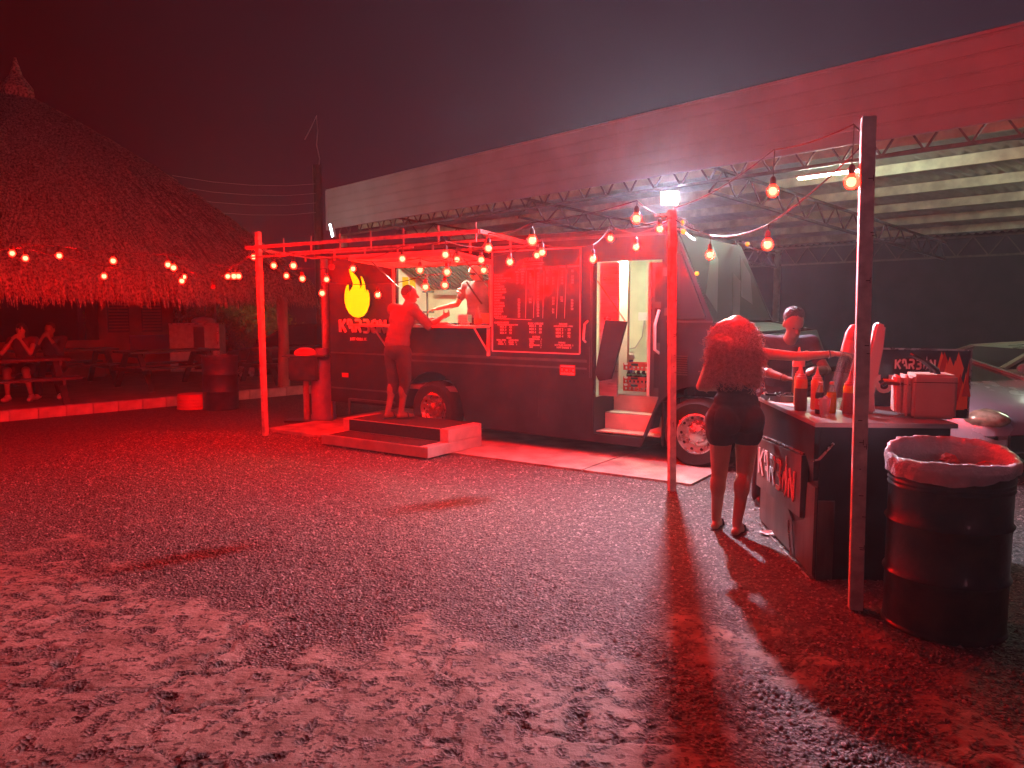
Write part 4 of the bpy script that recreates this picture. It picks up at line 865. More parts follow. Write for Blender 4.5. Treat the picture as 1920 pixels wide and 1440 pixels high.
q = MB(); q.b2((-0.2, -0.03, 0.45), (0.75, -0.001, 0.92)); q.build('notice', 'purpl', ks)
cbn = thing('steel_cabinet', 'pale steel cabinet with a dark middle panel behind the terrace', 'cabinet', (-7.42, 18.0, 0.13), R(8))
q = MB(); q.b2((-0.56, 0, 0.1), (0.56, 0.6, 1.2)); q.build('body', 'steelw', cbn)
q = MB(); q.b2((-0.02, -0.012, 0.15), (0.22, -0.001, 1.15)); q.build('dark_panel', 'maroon', cbn)
q = MB(); q.b2((0.50, -0.03, 0.1), (0.54, -0.001, 1.22)); q.b2((-0.56, -0.03, 1.2), (0.56, 0.6, 1.235)); q.build('edge_trim', 'rim', cbn)
q = MB(); q.ell((0.15, 0.25, 1.28), (0.28, 0.2, 0.10)); q.build('folded_tarp', 'white', cbn)
# left drum
def drum(loc, label, m, h=0.86, r=0.29, name='oil_drum'):
    d = thing(name, label, 'drum', loc)
    prof = [(0, 0.01), (r - .015, 0.01), (r + .004, 0.0), (r + .004, 0.02), (r - .004, 0.03)]
    for zc in (h * 0.34, h * 0.66): prof += [(r - .004, zc - .02), (r + .009, zc), (r - .004, zc + .02)]
    for k in range(3): prof += [(r - .004, h * 0.86 + k * .025), (r + .002, h * 0.86 + .012 + k * .025)]
    prof += [(r - .004, h - .02), (r + .006, h - .012), (r + .006, h), (r - .01, h), (r - .014, h - .03), (r - .014, 0.25), (0, 0.25)]
    q = MB(); q.lathe(prof, n=48); q.build('drum_shell', m, d, smooth=True)
    return d
drum((-4.93, 12.95, 0.0), 'blue black oil drum standing against the kerb at the left', 'drumb', 0.90, 0.29)
lw = drum((-5.42, 13.0, 0.0), 'short red tub half hidden beside the left drum', 'redp', 0.18, 0.26, 'tub')
# foliage and trees
def leaves(n, c, r, size, seed):
    rs = np.random.RandomState(seed); th = rs.rand(n) * 6.283; ph = np.arccos(rs.uniform(-1, 1, n)); k = rs.rand(n) ** 0.4
    cl = rs.randint(0, 14, n); off = rs.normal(0, .45, (14, 3))[cl]
    P = np.stack([np.sin(ph) * np.cos(th), np.sin(ph) * np.sin(th), np.cos(ph)], 1) * k[:, None] * 0.62 + off * 0.75
    P = P * np.array(r) + np.array(c); P[:, 2] = np.maximum(P[:, 2], 0.06)
    a = rs.normal(0, 1, (n, 3)); a /= np.linalg.norm(a, axis=1)[:, None]; b = np.cross(a, rs.normal(0, 1, (n, 3))); b /= np.linalg.norm(b, axis=1)[:, None]
    s = size * rs.uniform(.5, 1.3, n)[:, None]
    V = np.stack([P - a * s, P + b * s * .4, P + a * s, P - b * s * .4], 1).reshape(-1, 3)
    return V, np.arange(4 * n).reshape(-1, 4)
def bush(loc, r, n, size, m, label, seed, trunk=1.2, cat='bush', name='bush'):
    t_ = thing(name, label, cat, loc)
    q = MB(); q.tube([(0, 0, 0), (0.06, 0, r[2] * 0.5), (-0.04, 0.05, r[2] * 0.9)], 0.06, 7, radii=[0.09, 0.06, 0.02]); 
    for k in range(4): q.tube([(0, 0, r[2] * 0.3), (math.cos(k * 1.7) * r[0] * .4, math.sin(k * 1.7) * r[1] * .4, r[2] * .8)], 0.03, 5)
    q.build('trunk', 'bark', t_)
    V, F = leaves(n, (0, 0, r[2] * trunk), r, size, seed); o = npmesh('crown', V, F, m, t_); o['kind'] = 'stuff'
    return t_
bush((-8.7, 21.5, 0), (1.6, 1.0, 1.3), 7000, 0.07, 'foliage', 'green leafy tree lit by a lamp behind the steel cabinet', 1, 1.25, 'tree', 'small_tree')
bush((-6.9, 21.2, 0), (1.1, 0.9, 1.0), 5000, 0.06, 'foliage2', 'yellow green bush left of the parked dark car', 2)
bush((-6.3, 20.0, 0), (0.8, 0.6, 0.7), 3500, 0.05, 'foliage2', 'low yellow green bush just left of the parked dark car', 3, 0.8)
bush((-7.9, 20.6, 0), (0.9, 0.7, 0.8), 3000, 0.06, 'foliage', 'low green bush between the cabinet and the dark car', 4, 0.9)
bush((-10.4, 22.5, 0), (1.8, 1.2, 1.6), 5000, 0.08, 'foliage', 'dim bush farther left behind the kiosk', 5, 1.1)
q = MB(); q.b2((-30, 28, 0), (-3, 28.3, 2.6)); tagp(q.build('boundary_wall', 'darkwall'), 'dark boundary wall far behind the thatched terrace', 'wall')
o = thing('yard_lamp', 'small lamp on the boundary wall lighting the bushes', 'light', (-7.3, 19.0, 3.3)); q = MB(); q.ell((0, 0, 0), (0.07, 0.07, 0.07)); q.build('globe', emat('yard_globe', (1.0, 0.95, 0.7), 600.0), o); q = MB(); q.bar((0, 0, -0.05), (0, 0.0, -3.3), 0.04); q.build('post', 'colm', o)
# cars
def car(name, label, loc, rz, m, L=4.4, Wd=1.74, H=1.42, group=None):
    c = thing(name, label, 'car', loc, rz)
    s = L / 4.4
    prof = [(-2.2, 0.42, 0.62, .80), (-2.12, 0.30, 0.86, .90), (-1.7, 0.24, 0.94, 1), (-0.9, 0.22, 0.95, 1), (0, 0.22, 0.93, 1), (0.9, 0.22, 0.92, 1), (1.25, 0.22, 0.88, 1), (1.9, 0.24, 0.76, .95), (2.12, 0.28, 0.66, .86), (2.2, 0.36, 0.52, .76)]
    n = 10; V = []; F = []
    for (x, z0, z1, w) in prof:
        hw = Wd / 2 * w
        ring = [(-hw * .92, z0), (-hw, z0 + .12), (-hw, (z0 + z1) / 2), (-hw * .97, z1 - .06), (-hw * .86, z1), (hw * .86, z1), (hw * .97, z1 - .06), (hw, (z0 + z1) / 2), (hw, z0 + .12), (hw * .92, z0)]
        V += [(x * s, p[0], p[1]) for p in ring]
    for i in range(len(prof) - 1):
        for k in range(n): F.append((i * n + k, i * n + (k + 1) % n, (i + 1) * n + (k + 1) % n, (i + 1) * n + k))
    F += [tuple(range(n)), tuple((len(prof) - 1) * n + k for k in reversed(range(n)))]
    q = MB(); q.add(V, F); q.build('body', m, c, smooth='all')
    gh = [(-1.75, .93, .80), (-1.15, H - .05, .62), (-0.3, H, .64), (0.35, H - .03, .62), (1.2, .90, .78)]
    q = MB(); rows_ = [(-1.75, .92, .92), (-1.15, .93, H - .05), (-0.3, .93, H), (0.35, .92, H - .03), (1.2, .87, .88)]
    V = []; F = []
    for (x, zb, zt) in rows_:
        wb, wt = Wd / 2 * .90, Wd / 2 * .68
        if zt - zb < .05: wt = wb
        V += [(x * s, -wb, zb), (x * s, -wt, zt), (x * s, wt, zt), (x * s, wb, zb)]
    for i in range(4):
        a = i * 4; F += [(a, a + 1, a + 5, a + 4), (a + 1, a + 2, a + 6, a + 5), (a + 2, a + 3, a + 7, a + 6)]
    q.add(V, F); q.build('greenhouse', 'carglass', c, smooth=False)
    # roof skin and pillars
    q = MB(); wt = Wd / 2 * .69
    for (a, b) in (((-1.15, H - .045), (-0.3, H + .006)), ((-0.3, H + .006), (0.35, H - .024))):
        q.add([(a[0] * s, -wt, a[1]), (a[0] * s, wt, a[1]), (b[0] * s, wt, b[1]), (b[0] * s, -wt, b[1])], [(0, 1, 2, 3)])
    for sy in (-1, 1):
        for (xb, zb, xt, zt) in ((-1.75, .93, -1.15, H - .04), (1.22, .88, 0.35, H - .02)): q.bar((xb * s, sy * Wd / 2 * .90, zb), (xt * s, sy * Wd / 2 * .685, zt), 0.07, 0.04)
        for (xb, xt) in ((-0.45, -0.42),): q.bar((xb * s, sy * Wd / 2 * .905, .93), (xt * s, sy * Wd / 2 * .69, H), 0.06, 0.03)
        q.bar((-1.15 * s, sy * wt, H - .045), (-0.3 * s, sy * wt, H + .004), 0.05, 0.04); q.bar((-0.3 * s, sy * wt, H + .004), (0.35 * s, sy * wt, H - .024), 0.05, 0.04)
    q.build('roof_frame', m, c)
    for sy in (-1, 1):
        for xd in (-0.15, 0.85):
            q = MB(); q.b2(((xd - 0.33) * s, sy * Wd / 2 * 1.0 - .012, 0.74), ((xd - 0.15) * s, sy * Wd / 2 * 1.0 + .018, 0.775)); q.build('door_handle', 'black', c, bevel=0.006)
        for xd in (-1.3, -0.42, 0.95):
            q = MB(); q.b2((xd * s - .003, sy * Wd / 2 * 1.0 - .01, 0.30), (xd * s + .003, sy * Wd / 2 * 1.0 + .002, 0.86)); q.build('door_seam', 'black', c)
        q = MB(); q.ell((1.0 * s, sy * (Wd / 2 + .06), 1.0), (0.06, 0.10, 0.06)); q.build('mirror', m, c)
        q = MB(); q.ell((1.97 * s, sy * Wd / 2 * .70, 0.62), (0.26, 0.20, 0.10), 14, 10); q.build('headlight', 'headl', c, smooth='all')
        q = MB(); q.ell((-2.08 * s, sy * Wd / 2 * .68, 0.74), (0.08, 0.15, 0.07)); q.build('tail_light', 'redp', c)
        for xw in (-1.35, 1.38):
            ww = MB(); Mx = Matrix.Rotation(R(-90 * sy if sy > 0 else 90), 3, 'X') if False else Matrix.Rotation(R(90 if sy < 0 else -90), 3, 'X')
            ww.lathe([(0.0, 0.0), (0.2, 0.0), (0.3, 0.01), (0.31, -0.03), (0.31, -0.2), (0, -0.2)], (xw * s, sy * (Wd / 2 + .01), 0.31), 22, Mx); wo = ww.build('wheel', 'rubber', c, smooth=True)
            ww = MB(); ww.lathe([(0.2, 0.004), (0.17, 0.012), (0.05, 0.006), (0, 0.02)], (xw * s, sy * (Wd / 2 + .01), 0.31), 16, Mx); ww.build('hubcap', 'rim', wo, smooth=True)
    q = MB(); q.box((2.2 * s, 0, 0.40), (0.06, Wd * .62, 0.16)); q.build('grille', 'black', c)
    return c
car('parked_car', 'dark red glossy hatchback parked behind the thatch post', (-4.9, 18.6, -0.05), R(176), 'cardark', 3.9, 1.66, 1.38)
car('parked_car', 'pale green saloon parked side on under the carport', (7.75, 10.5, 0), R(5), 'carpale', 4.3, 1.74, 1.2)
car('parked_car', 'silver blue car with its bonnet towards the bin at the right edge', (4.64, 9.38, 0), R(-75), 'carsilver', 4.3, 1.76, 1.14)
# gas cylinder and brazier stand
gc = thing('gas_cylinder', 'tall purple grey gas cylinder at the rear corner of the truck', 'gas cylinder', (-2.85, 11.55, 0.03))
q = MB(); q.lathe([(0, 0), (0.19, 0), (0.19, 0.05), (0.175, 0.07), (0.175, 0.80), (0.14, 0.90), (0.06, 0.95), (0.05, 0.97), (0.0, 0.97)], n=28); q.build('cylinder_body', 'tank', gc, smooth=True)
q = MB(); q.lathe([(0.10, 0.93), (0.10, 1.06), (0.09, 1.06), (0.09, 0.93)], n=16); q.build('collar', 'tank', gc)
q = MB(); q.tube([(0, 0, 0.96), (0, 0, 1.06)], 0.025, 8); q.tube([(-.05, 0, 1.04), (.06, 0, 1.04)], 0.015, 6); q.build('valve', 'redp', gc)
dp = thing('drain_pipe', 'grey upright pipe behind the gas cylinder', 'pipe', (-3.0, 12.4, 0)); q = MB(); q.tube([(0, 0, 0), (0, 0, 2.5)], 0.06, 12); q.build('pipe', 'colm', dp, smooth=True)
bz = thing('grill_stand', 'dark charcoal grill on a post stand left of the gas cylinder', 'grill', (-3.08, 11.45, 0))
q = MB(); q.tube([(0, 0, 0), (0, 0, 0.7)], 0.045, 10); q.build('post', 'redwall', bz)
q = MB(); q.b2((-0.30, -0.15, 0), (0.42, 0.15, 0.03)); q.build('base', 'darkwood', bz); q = MB(); q.tube([(0.38, 0, 0.02), (0.38, 0, 0.45)], 0.015, 8); q.build('stay', 'redwall', bz)
q = MB(); q.b2((-0.22, -0.15, 0.62), (0.22, 0.15, 0.98)); q.build('firebox', 'drum', bz, bevel=0.02)
q = MB(); q.ell((0.0, 0, 1.02), (0.17, 0.14, 0.09)); q.build('lid', 'redp', bz, smooth='all'); q = MB(); q.b2((-0.3, -0.18, 0.98), (0.34, 0.18, 0.995)); q.build('side_shelf', 'trucktrim', bz)

# ------------------------------------------------------------------ people
def cone(q, a, ra, b, rb, n=14):
    a, b = Vector(a), Vector(b); d = b - a; L = max(d.length, 1e-6)
    pts = []; rad = []
    dn = d / L
    for k in range(4): t_ = math.sin(k / 4 * math.pi / 2); pts.append(a - dn * ra * (1 - t_)); rad.append(max(ra * math.sqrt(max(0, 1 - (1 - t_) ** 2)), ra * .12))
    for k in range(5): pts.append(a.lerp(b, k / 4)); rad.append(ra + (rb - ra) * k / 4)
    for k in range(3, -1, -1): t_ = math.sin(k / 4 * math.pi / 2); pts.append(b + dn * rb * (1 - t_)); rad.append(max(rb * math.sqrt(max(0, 1 - (1 - t_) ** 2)), rb * .12))
    q.tube(pts, 0, n, radii=rad)
def fuse(q, name, m, parent, vox=0.009, smooth=3, noise=0.0, nscale=14.0):
    me = q.mesh(name); ob = bpy.data.objects.new('tmp', me); COL.objects.link(ob)
    r = ob.modifiers.new('r', 'REMESH'); r.mode = 'VOXEL'; r.voxel_size = vox; r.use_smooth_shade = True
    s_ = ob.modifiers.new('s', 'SMOOTH'); s_.factor = 0.5; s_.iterations = smooth
    dg = bpy.context.evaluated_depsgraph_get(); dg.update(); nm = bpy.data.meshes.new_from_object(ob.evaluated_get(dg)); bpy.data.objects.remove(ob)
    if noise:
        n = len(nm.vertices); co = np.empty(n * 3, np.float32); nm.vertices.foreach_get('co', co); co = co.reshape(-1, 3)
        no = np.empty(n * 3, np.float32); nm.vertices.foreach_get('normal', no); no = no.reshape(-1, 3)
        f = fbm(co[:, 0] * nscale + co[:, 1] * nscale * .7 + 9, co[:, 2] * nscale * 0.7 + co[:, 1] * nscale * .5 + 5, 3) - .5
        nm.vertices.foreach_set('co', (co + no * (f * noise * 2)[:, None]).astype(np.float32).ravel())
    nm.polygons.foreach_set('use_smooth', [True] * len(nm.polygons)); nm.materials.clear(); nm.materials.append(K[m]); nm.name = name
    o = bpy.data.objects.new(name, nm); COL.objects.link(o)
    if parent is not None: o.parent = parent
    return o
def hand(q, wrist, fwd, pn, s=1.0, curl=0.5, side=1):
    """wrist point, forward direction, palm normal; five bent fingers"""
    f = Vector(fwd).normalized(); n = Vector(pn); n = (n - f * n.dot(f)).normalized(); x = f.cross(n) * side; w = Vector(wrist)
    pc = w + f * 0.045 * s
    Mx = Matrix((x, f, n)).transposed(); q.ell(pc, (0.040 * s, 0.052 * s, 0.016 * s), 12, 8, Mx)
    for k, (ox, L) in enumerate(((-0.030, 0.060), (-0.011, 0.076), (0.009, 0.082), (0.028, 0.072))):
        p = pc + x * ox * s + f * 0.040 * s; d = (f + x * ox * 2.5).normalized(); r = 0.0085 * s
        for j in range(3):
            a = curl * (0.5 + 0.5 * j); d2 = (d * math.cos(a) + n * math.sin(a)).normalized(); e = p + d2 * L * s * (0.45, 0.32, 0.25)[j]
            cone(q, p, r, e, r * .88, 7); p = e; d = d2; r *= .9
    p = pc + x * 0.034 * s - f * 0.025 * s; d = (x * 0.8 + f * 0.7 + n * curl * .6).normalized(); e = p + d * 0.038 * s; cone(q, p, 0.012 * s, e, 0.010 * s, 7)
    d = (f * 0.9 + x * .2 + n * curl).normalized(); cone(q, e, 0.010 * s, e + d * 0.030 * s, 0.008 * s, 7)
def face(q, c, fwd, up, s=1.0):
    f = Vector(fwd).normalized(); u = Vector(up); u = (u - f * u.dot(f)).normalized(); x = f.cross(u); M_ = Matrix((x, f, u)).transposed(); c = Vector(c)
    P = lambda a, b, d: c + (x * a + f * b + u * d) * s
    q.ell(P(0, -0.012, 0.02), (0.074 * s, 0.094 * s, 0.095 * s), 18, 14, M_)
    q.ell(P(0, 0.022, -0.045), (0.056 * s, 0.062 * s, 0.070 * s), 14, 10, M_)
    q.ell(P(0, 0.052, -0.088), (0.026 * s, 0.022 * s, 0.020 * s), 10, 8, M_)
    cone(q, P(0, 0.078, 0.012), 0.009 * s, P(0, 0.104, -0.026), 0.014 * s, 8)
    q.ell(P(0, 0.078, -0.058), (0.024 * s, 0.012 * s, 0.009 * s), 10, 6, M_)
    q.ell(P(0, 0.080, -0.070), (0.020 * s, 0.010 * s, 0.008 * s), 10, 6, M_)
    q.ell(P(0, 0.070, 0.030), (0.044 * s, 0.011 * s, 0.009 * s), 12, 6, M_)
    for sx in (-1, 1):
        q.ell(P(sx * 0.031, 0.074, 0.010), (0.013 * s, 0.010 * s, 0.007 * s), 8, 6, M_)
        q.ell(P(sx * 0.075, -0.012, -0.008), (0.010 * s, 0.018 * s, 0.030 * s), 8, 8, M_)
    return P, M_
def person(loc, rz, label, J, skin, s=1.0, group=None, top='navy', bottom='dark', sleeve=0.55, leg=1.0, shoes='black', hair='hairk', hairkind='short', cap=None, vox=0.010, female=False, barefoot=False, look=(0, -1, 0), curls=(0.5, 0.5), handdir=None, wide=1.0):
    t_ = thing('person', label, 'person', loc, rz, group)
    q = MB()
    V_ = lambda k: Vector(J[k])
    pel, wai, che, nec, hd = V_('pelvis'), V_('waist'), V_('chest'), V_('neck'), V_('head')
    def torso(q, g=0.0, lo=True, hi=True):
        ax = Vector(J['shR']) - Vector(J['shL']); ax.z = 0; ax.normalize(); 
        def frame(a, b): u = (b - a).normalized(); x = (ax - u * ax.dot(u)).normalized(); return Matrix((x, u.cross(x) * 1.0, u)).transposed()
        hw = 0.165 if not female else 0.178
        if lo: q.ell(pel, (hw * wide + g, 0.115 * wide + g, 0.13 + g), 18, 12, frame(pel, wai))
        q.ell(pel.lerp(wai, 0.6), ((0.140 if not female else 0.135) * wide + g, 0.098 * wide + g, 0.13 + g), 18, 12, frame(pel, wai))
        if hi:
            q.ell(wai.lerp(che, 0.3), ((0.142 if not female else 0.122) * wide + g, 0.098 * wide + g, 0.14 + g), 18, 12, frame(wai, che))
            q.ell(che, ((0.168 if not female else 0.150) * wide + g, 0.108 * wide + g, 0.16 + g), 18, 12, frame(wai, nec))
            for k in ('shR', 'shL'): cone(q, che.lerp(nec, .45), 0.07 + g, V_(k), (0.058 if not female else 0.05) + g)
    torso(q)
    cone(q, nec - Vector((0, 0, .04)), 0.055, hd - Vector((0, 0, .06)), 0.052)
    P_, HM = face(q, hd, look, (0, 0, 1), s)
    for sd_ in ('R', 'L'):
        a, e, w = V_('sh' + sd_), V_('el' + sd_), V_('wr' + sd_)
        fa = 0.9 if female else 1.0
        cone(q, a, 0.050 * fa, e, 0.038 * fa); cone(q, e, 0.040 * fa, w, 0.025 * fa); q.ell(e.lerp(w, .28), (0.042 * fa,) * 3, 10, 8)
        hdv = (w - e).normalized() if not handdir or sd_ not in handdir else Vector(handdir[sd_][0]); pn = Vector((0, 0, -1)) if not handdir or sd_ not in handdir else Vector(handdir[sd_][1])
        hand(q, w, hdv, pn, 0.95 if female else 1.0, curls[0 if sd_ == 'R' else 1], 1 if sd_ == 'R' else -1)
        h, kn, an = V_('hip' + sd_), V_('kn' + sd_), V_('an' + sd_)
        th = 1.12 if female else 1.0
        cone(q, h, 0.090 * th, kn, 0.055 * th); q.ell(h.lerp(kn, .3), (0.088 * th, 0.088 * th, 0.12), 12, 10)
        cone(q, kn, 0.054 * th, an, 0.034); 
        back = Vector(J['toe' + sd_]) - an; back.z = 0; back.normalize(); q.ell(kn.lerp(an, .28) - back * 0.018, (0.054 * th, 0.054 * th, 0.11), 12, 10)
        toe = V_('toe' + sd_); heel = an - back * 0.035; heel.z = toe.z + 0.008
        cone(q, heel, 0.030, toe.lerp(heel, .35) + Vector((0, 0, .01)), 0.034); cone(q, an, 0.034, toe.lerp(heel, .45) + Vector((0, 0, .012)), 0.028); cone(q, toe.lerp(heel, .4), 0.036, toe, 0.022)
    fuse(q, 'body', skin, t_, vox, 2)
    # clothes
    if top:
        q = MB(); torso(q, 0.026, lo=False, hi=True); q.ell(pel.lerp(wai, 0.75), (0.168 * wide, 0.128 * wide, 0.13), 18, 12); q.ell(pel.lerp(wai, 0.45), (0.176 * wide, 0.134 * wide, 0.10), 18, 12)
        for sd_ in ('R', 'L'):
            a, e, w = V_('sh' + sd_), V_('el' + sd_), V_('wr' + sd_)
            cone(q, a, 0.072, a.lerp(e, min(1, sleeve)), 0.060)
            if sleeve > 1: cone(q, e, 0.056, e.lerp(w, sleeve - 1), 0.042)
        fuse(q, 'shirt', top, t_, vox, 2, 0.007, 11)
    if bottom:
        q = MB(); torso(q, 0.014, lo=True, hi=False)
        for sd_ in ('R', 'L'):
            h, kn, an = V_('hip' + sd_), V_('kn' + sd_), V_('an' + sd_); th = 1.12 if female else 1.0
            f_ = min(leg, 1.0); end = h.lerp(kn, f_)
            cone(q, h, 0.106 * th, end, (0.106 + (0.076 - 0.106) * f_) * th); q.ell(h.lerp(kn, .25), (0.103 * th, 0.103 * th, 0.12), 12, 10)
            if leg > 1: cone(q, kn, 0.076, kn.lerp(an, leg - 1), 0.062)
        fuse(q, 'trousers' if leg > 1.3 else 'shorts', bottom, t_, vox, 2, 0.004, 10)
    for sd_ in ('R', 'L'):
        an = V_('an' + sd_); toe = V_('toe' + sd_); back = toe - an; back.z = 0; back.normalize(); heel = an - back * 0.04; heel.z = toe.z
        q = MB()
        if barefoot:
            cone(q, Vector((heel.x, heel.y, toe.z - .018)), 0.034, Vector((toe.x, toe.y, toe.z - .018)), 0.038); q.v = [(p[0], p[1], toe.z - 0.018 + (p[2] - toe.z + 0.018) * 0.22) for p in q.v]; q.build('sandal', shoes, t_, smooth=True)
            q = MB(); mid = heel.lerp(toe, .62); lat = Vector((-back.y, back.x, 0)); q.tube([mid + lat * .04 + Vector((0, 0, -.01)), mid + lat * .03 + Vector((0, 0, .03)), mid + Vector((0, 0, .04)), mid - lat * .03 + Vector((0, 0, .03)), mid - lat * .04 + Vector((0, 0, -.01))], 0.010, 6); q.build('strap', shoes, t_, smooth=True)
        else:
            cone(q, heel + Vector((0, 0, .01)), 0.042, heel.lerp(toe, .5) + Vector((0, 0, .015)), 0.044); cone(q, heel.lerp(toe, .5), 0.046, toe, 0.034); cone(q, an, 0.046, heel.lerp(toe, .3) + Vector((0, 0, .02)), 0.044)
            fuse(q, 'shoe', shoes, t_, vox, 1)
    if hairkind == 'short':
        q = MB(); q.ell(P_(0, -0.034, 0.050), (0.080 * s, 0.090 * s, 0.084 * s), 18, 12, HM); fuse(q, 'hair', hair, t_, vox * .8, 1, 0.014, 45)
    elif hairkind == 'crop':
        q = MB(); q.ell(P_(0, -0.026, 0.034), (0.0775 * s, 0.090 * s, 0.086 * s), 18, 12, HM); fuse(q, 'hair', hair, t_, vox * .8, 1, 0.004, 60)
    elif hairkind == 'long':
        q = MB(); q.ell(P_(0, -0.022, 0.040), (0.084 * s, 0.096 * s, 0.088 * s), 18, 12, HM); cone(q, P_(0, -.07, 0), .07, P_(0, -.10, -.25), .05); cone(q, P_(.07, -.02, 0), .03, P_(.08, -.0, -.2), .02); cone(q, P_(-.07, -.02, 0), .03, P_(-.08, -.0, -.2), .02); fuse(q, 'hair', hair, t_, vox, 1, 0.014, 30)
    if cap:
        q = MB(); q.ell(P_(0, -0.02, 0.05), (0.088 * s, 0.102 * s, 0.082 * s), 18, 12, HM); fuse(q, 'cap', cap, t_, vox * .8, 1, 0.003, 30)
    if shoes != 'skip':
        pass
    for sx in (-1, 1):
        q = MB(); q.ell(P_(sx * 0.031, 0.083, 0.008), (0.009 * s, 0.004 * s, 0.005 * s), 8, 6, HM); q.build('eye', 'black', t_)
    return t_, P_, HM
def rot2(v, a): c, s_ = math.cos(a), math.sin(a); return (v[0] * c - v[1] * s_, v[0] * s_ + v[1] * c, v[2])
# man on the step (local frame = truck frame; he faces +Y, the hatch, turned right)
base = tw(-3.66, -0.52, 0.306)
Jm = dict(pelvis=(0, -0.02, 0.87), waist=(0.0, 0.0, 1.02), chest=(0.02, 0.06, 1.24), neck=(0.04, 0.10, 1.41), head=(0.07, 0.155, 1.545),
          shR=(0.20, 0.06, 1.36), elR=(0.34, 0.20, 1.16), wrR=(0.44, 0.34, 1.27), shL=(-0.16, 0.10, 1.36), elL=(-0.10, 0.30, 1.18), wrL=(0.14, 0.40, 1.24),
          hipR=(0.09, -0.01, 0.84), knR=(0.09, 0.02, 0.46), anR=(0.06, -0.03, 0.085), toeR=(0.10, 0.13, 0.035),
          hipL=(-0.09, -0.01, 0.84), knL=(-0.08, 0.0, 0.46), anL=(-0.10, -0.10, 0.085), toeL=(-0.10, 0.06, 0.035))
pm, P_, HM = person(base, TR, 'man in tee shirt and dark shorts standing on the step ordering at the hatch', Jm, 'skinm', top='shirtr', bottom='dark', sleeve=1.05, leg=1.30, shoes='black', hairkind='crop', look=(0.72, 0.70, -0.05), barefoot=True, vox=0.009, curls=(1.0, .9), handdir={'R': ((0.3, 0.8, 0.35), (-0.9, 0.1, 0.2)), 'L': ((0.8, 0.5, 0.2), (0, 0.2, -1))})
# worker inside the truck
base = tw(-3.42, 0.85, 0.68)
Jw = dict(pelvis=(0, 0, 0.86), waist=(0.0, -0.02, 1.0), chest=(0.01, -0.05, 1.20), neck=(0.0, -0.05, 1.35), head=(-0.01, -0.05, 1.455),
          shR=(-0.17, -0.06, 1.30), elR=(-0.26, -0.16, 1.06), wrR=(-0.50, -0.30, 1.00), shL=(0.18, -0.05, 1.30), elL=(0.28, 0.02, 1.06), wrL=(0.22, 0.2, 0.95),
          hipR=(-0.09, 0, 0.83), knR=(-0.09, 0.0, 0.45), anR=(-0.09, 0.03, 0.085), toeR=(-0.09, -0.12, 0.035),
          hipL=(0.09, 0, 0.83), knL=(0.09, 0.0, 0.45), anL=(0.09, 0.03, 0.085), toeL=(0.09, -0.12, 0.035))
pw_, P_, HM = person(base, TR, 'worker in a grey polo and pale cap reaching across inside the lit hatch', Jw, 'skinw', top='polo', bottom='dark', sleeve=0.6, leg=2.0, shoes='black', hairkind='crop', cap='capw', look=(0.3, 0.9, -0.1), vox=0.010, curls=(0.6, .5))
q = MB(); q.tube([(-0.09, -0.165, 1.36), (0.05, -0.20, 1.22), (0.17, -0.17, 1.06)], 0.012, 6); q.build('apron_strap', 'black', pw_)
for (a_, b_, c_) in (((-0.235, -0.115, 1.20), (-0.25, -0.14, 1.165), 'letter'), ((-0.225, -0.10, 1.235), (-0.232, -0.115, 1.215), 'letter')):
    q = MB(); q.lathe([(0.066, -.008), (0.068, 0), (0.066, .008)], a_, 18, (Vector(b_) - Vector(a_)).to_track_quat('Z', 'Y').to_matrix()); q.build('sleeve_stripe', c_, pw_)
# woman at the counter, back to the camera; local frame = world axes
base = Vector((1.62, 5.60, 0.0))
Jf = dict(pelvis=(0.02, 0.0, 0.90), waist=(0.02, 0.0, 1.05), chest=(0.02, 0.02, 1.235), neck=(0.02, 0.03, 1.38), head=(0.03, 0.06, 1.475),
          shR=(0.17, 0.0, 1.345), elR=(0.42, -0.10, 1.325), wrR=(0.655, -0.14, 1.345), shL=(-0.14, 0.03, 1.33), elL=(-0.215, 0.10, 1.09), wrL=(-0.03, 0.24, 1.06),
          hipR=(0.115, 0.0, 0.86), knR=(0.10, 0.0, 0.47), anR=(0.035, -0.06, 0.085), toeR=(0.13, 0.08, 0.030),
          hipL=(-0.080, 0.0, 0.86), knL=(-0.075, 0.04, 0.47), anL=(-0.075, 0.10, 0.085), toeL=(0.0, 0.25, 0.030))
pf, P_, HM = person(base, 0, 'woman with big curly hair and black shorts reaching over the counter', Jf, 'skinw', top=None, bottom='dark', sleeve=0.2, leg=0.30, shoes='dark', hairkind='none', look=(0.2, 1, -0.1), female=True, barefoot=True, vox=0.008, curls=(0.3, .8), handdir={'R': ((0.97, 0.1, 0.0), (0, 0.3, -1))})
q = MB(); q.ell((0.02, 0.01, 1.09), (0.142, 0.112, 0.085), 20, 12); q.ell((0.02, 0, 1.0), (0.162, 0.122, 0.09), 20, 12); q.ell((0.02, 0, 0.92), (0.176, 0.130, 0.11), 20, 12); q.ell((-0.055, -0.055, 0.86), (0.11, 0.095, 0.12), 16, 12); q.ell((0.11, -0.055, 0.86), (0.11, 0.095, 0.12), 16, 12); fuse(q, 'bodysuit', 'dark', pf, 0.008, 3, 0.006, 12)
q = MB(); q.lathe([(0.029, -.006), (0.032, 0), (0.029, .006)], (0.63, -0.137, 1.343), 14, Matrix.Rotation(R(90), 3, 'Y')); q.build('bracelet', 'rim', pf)
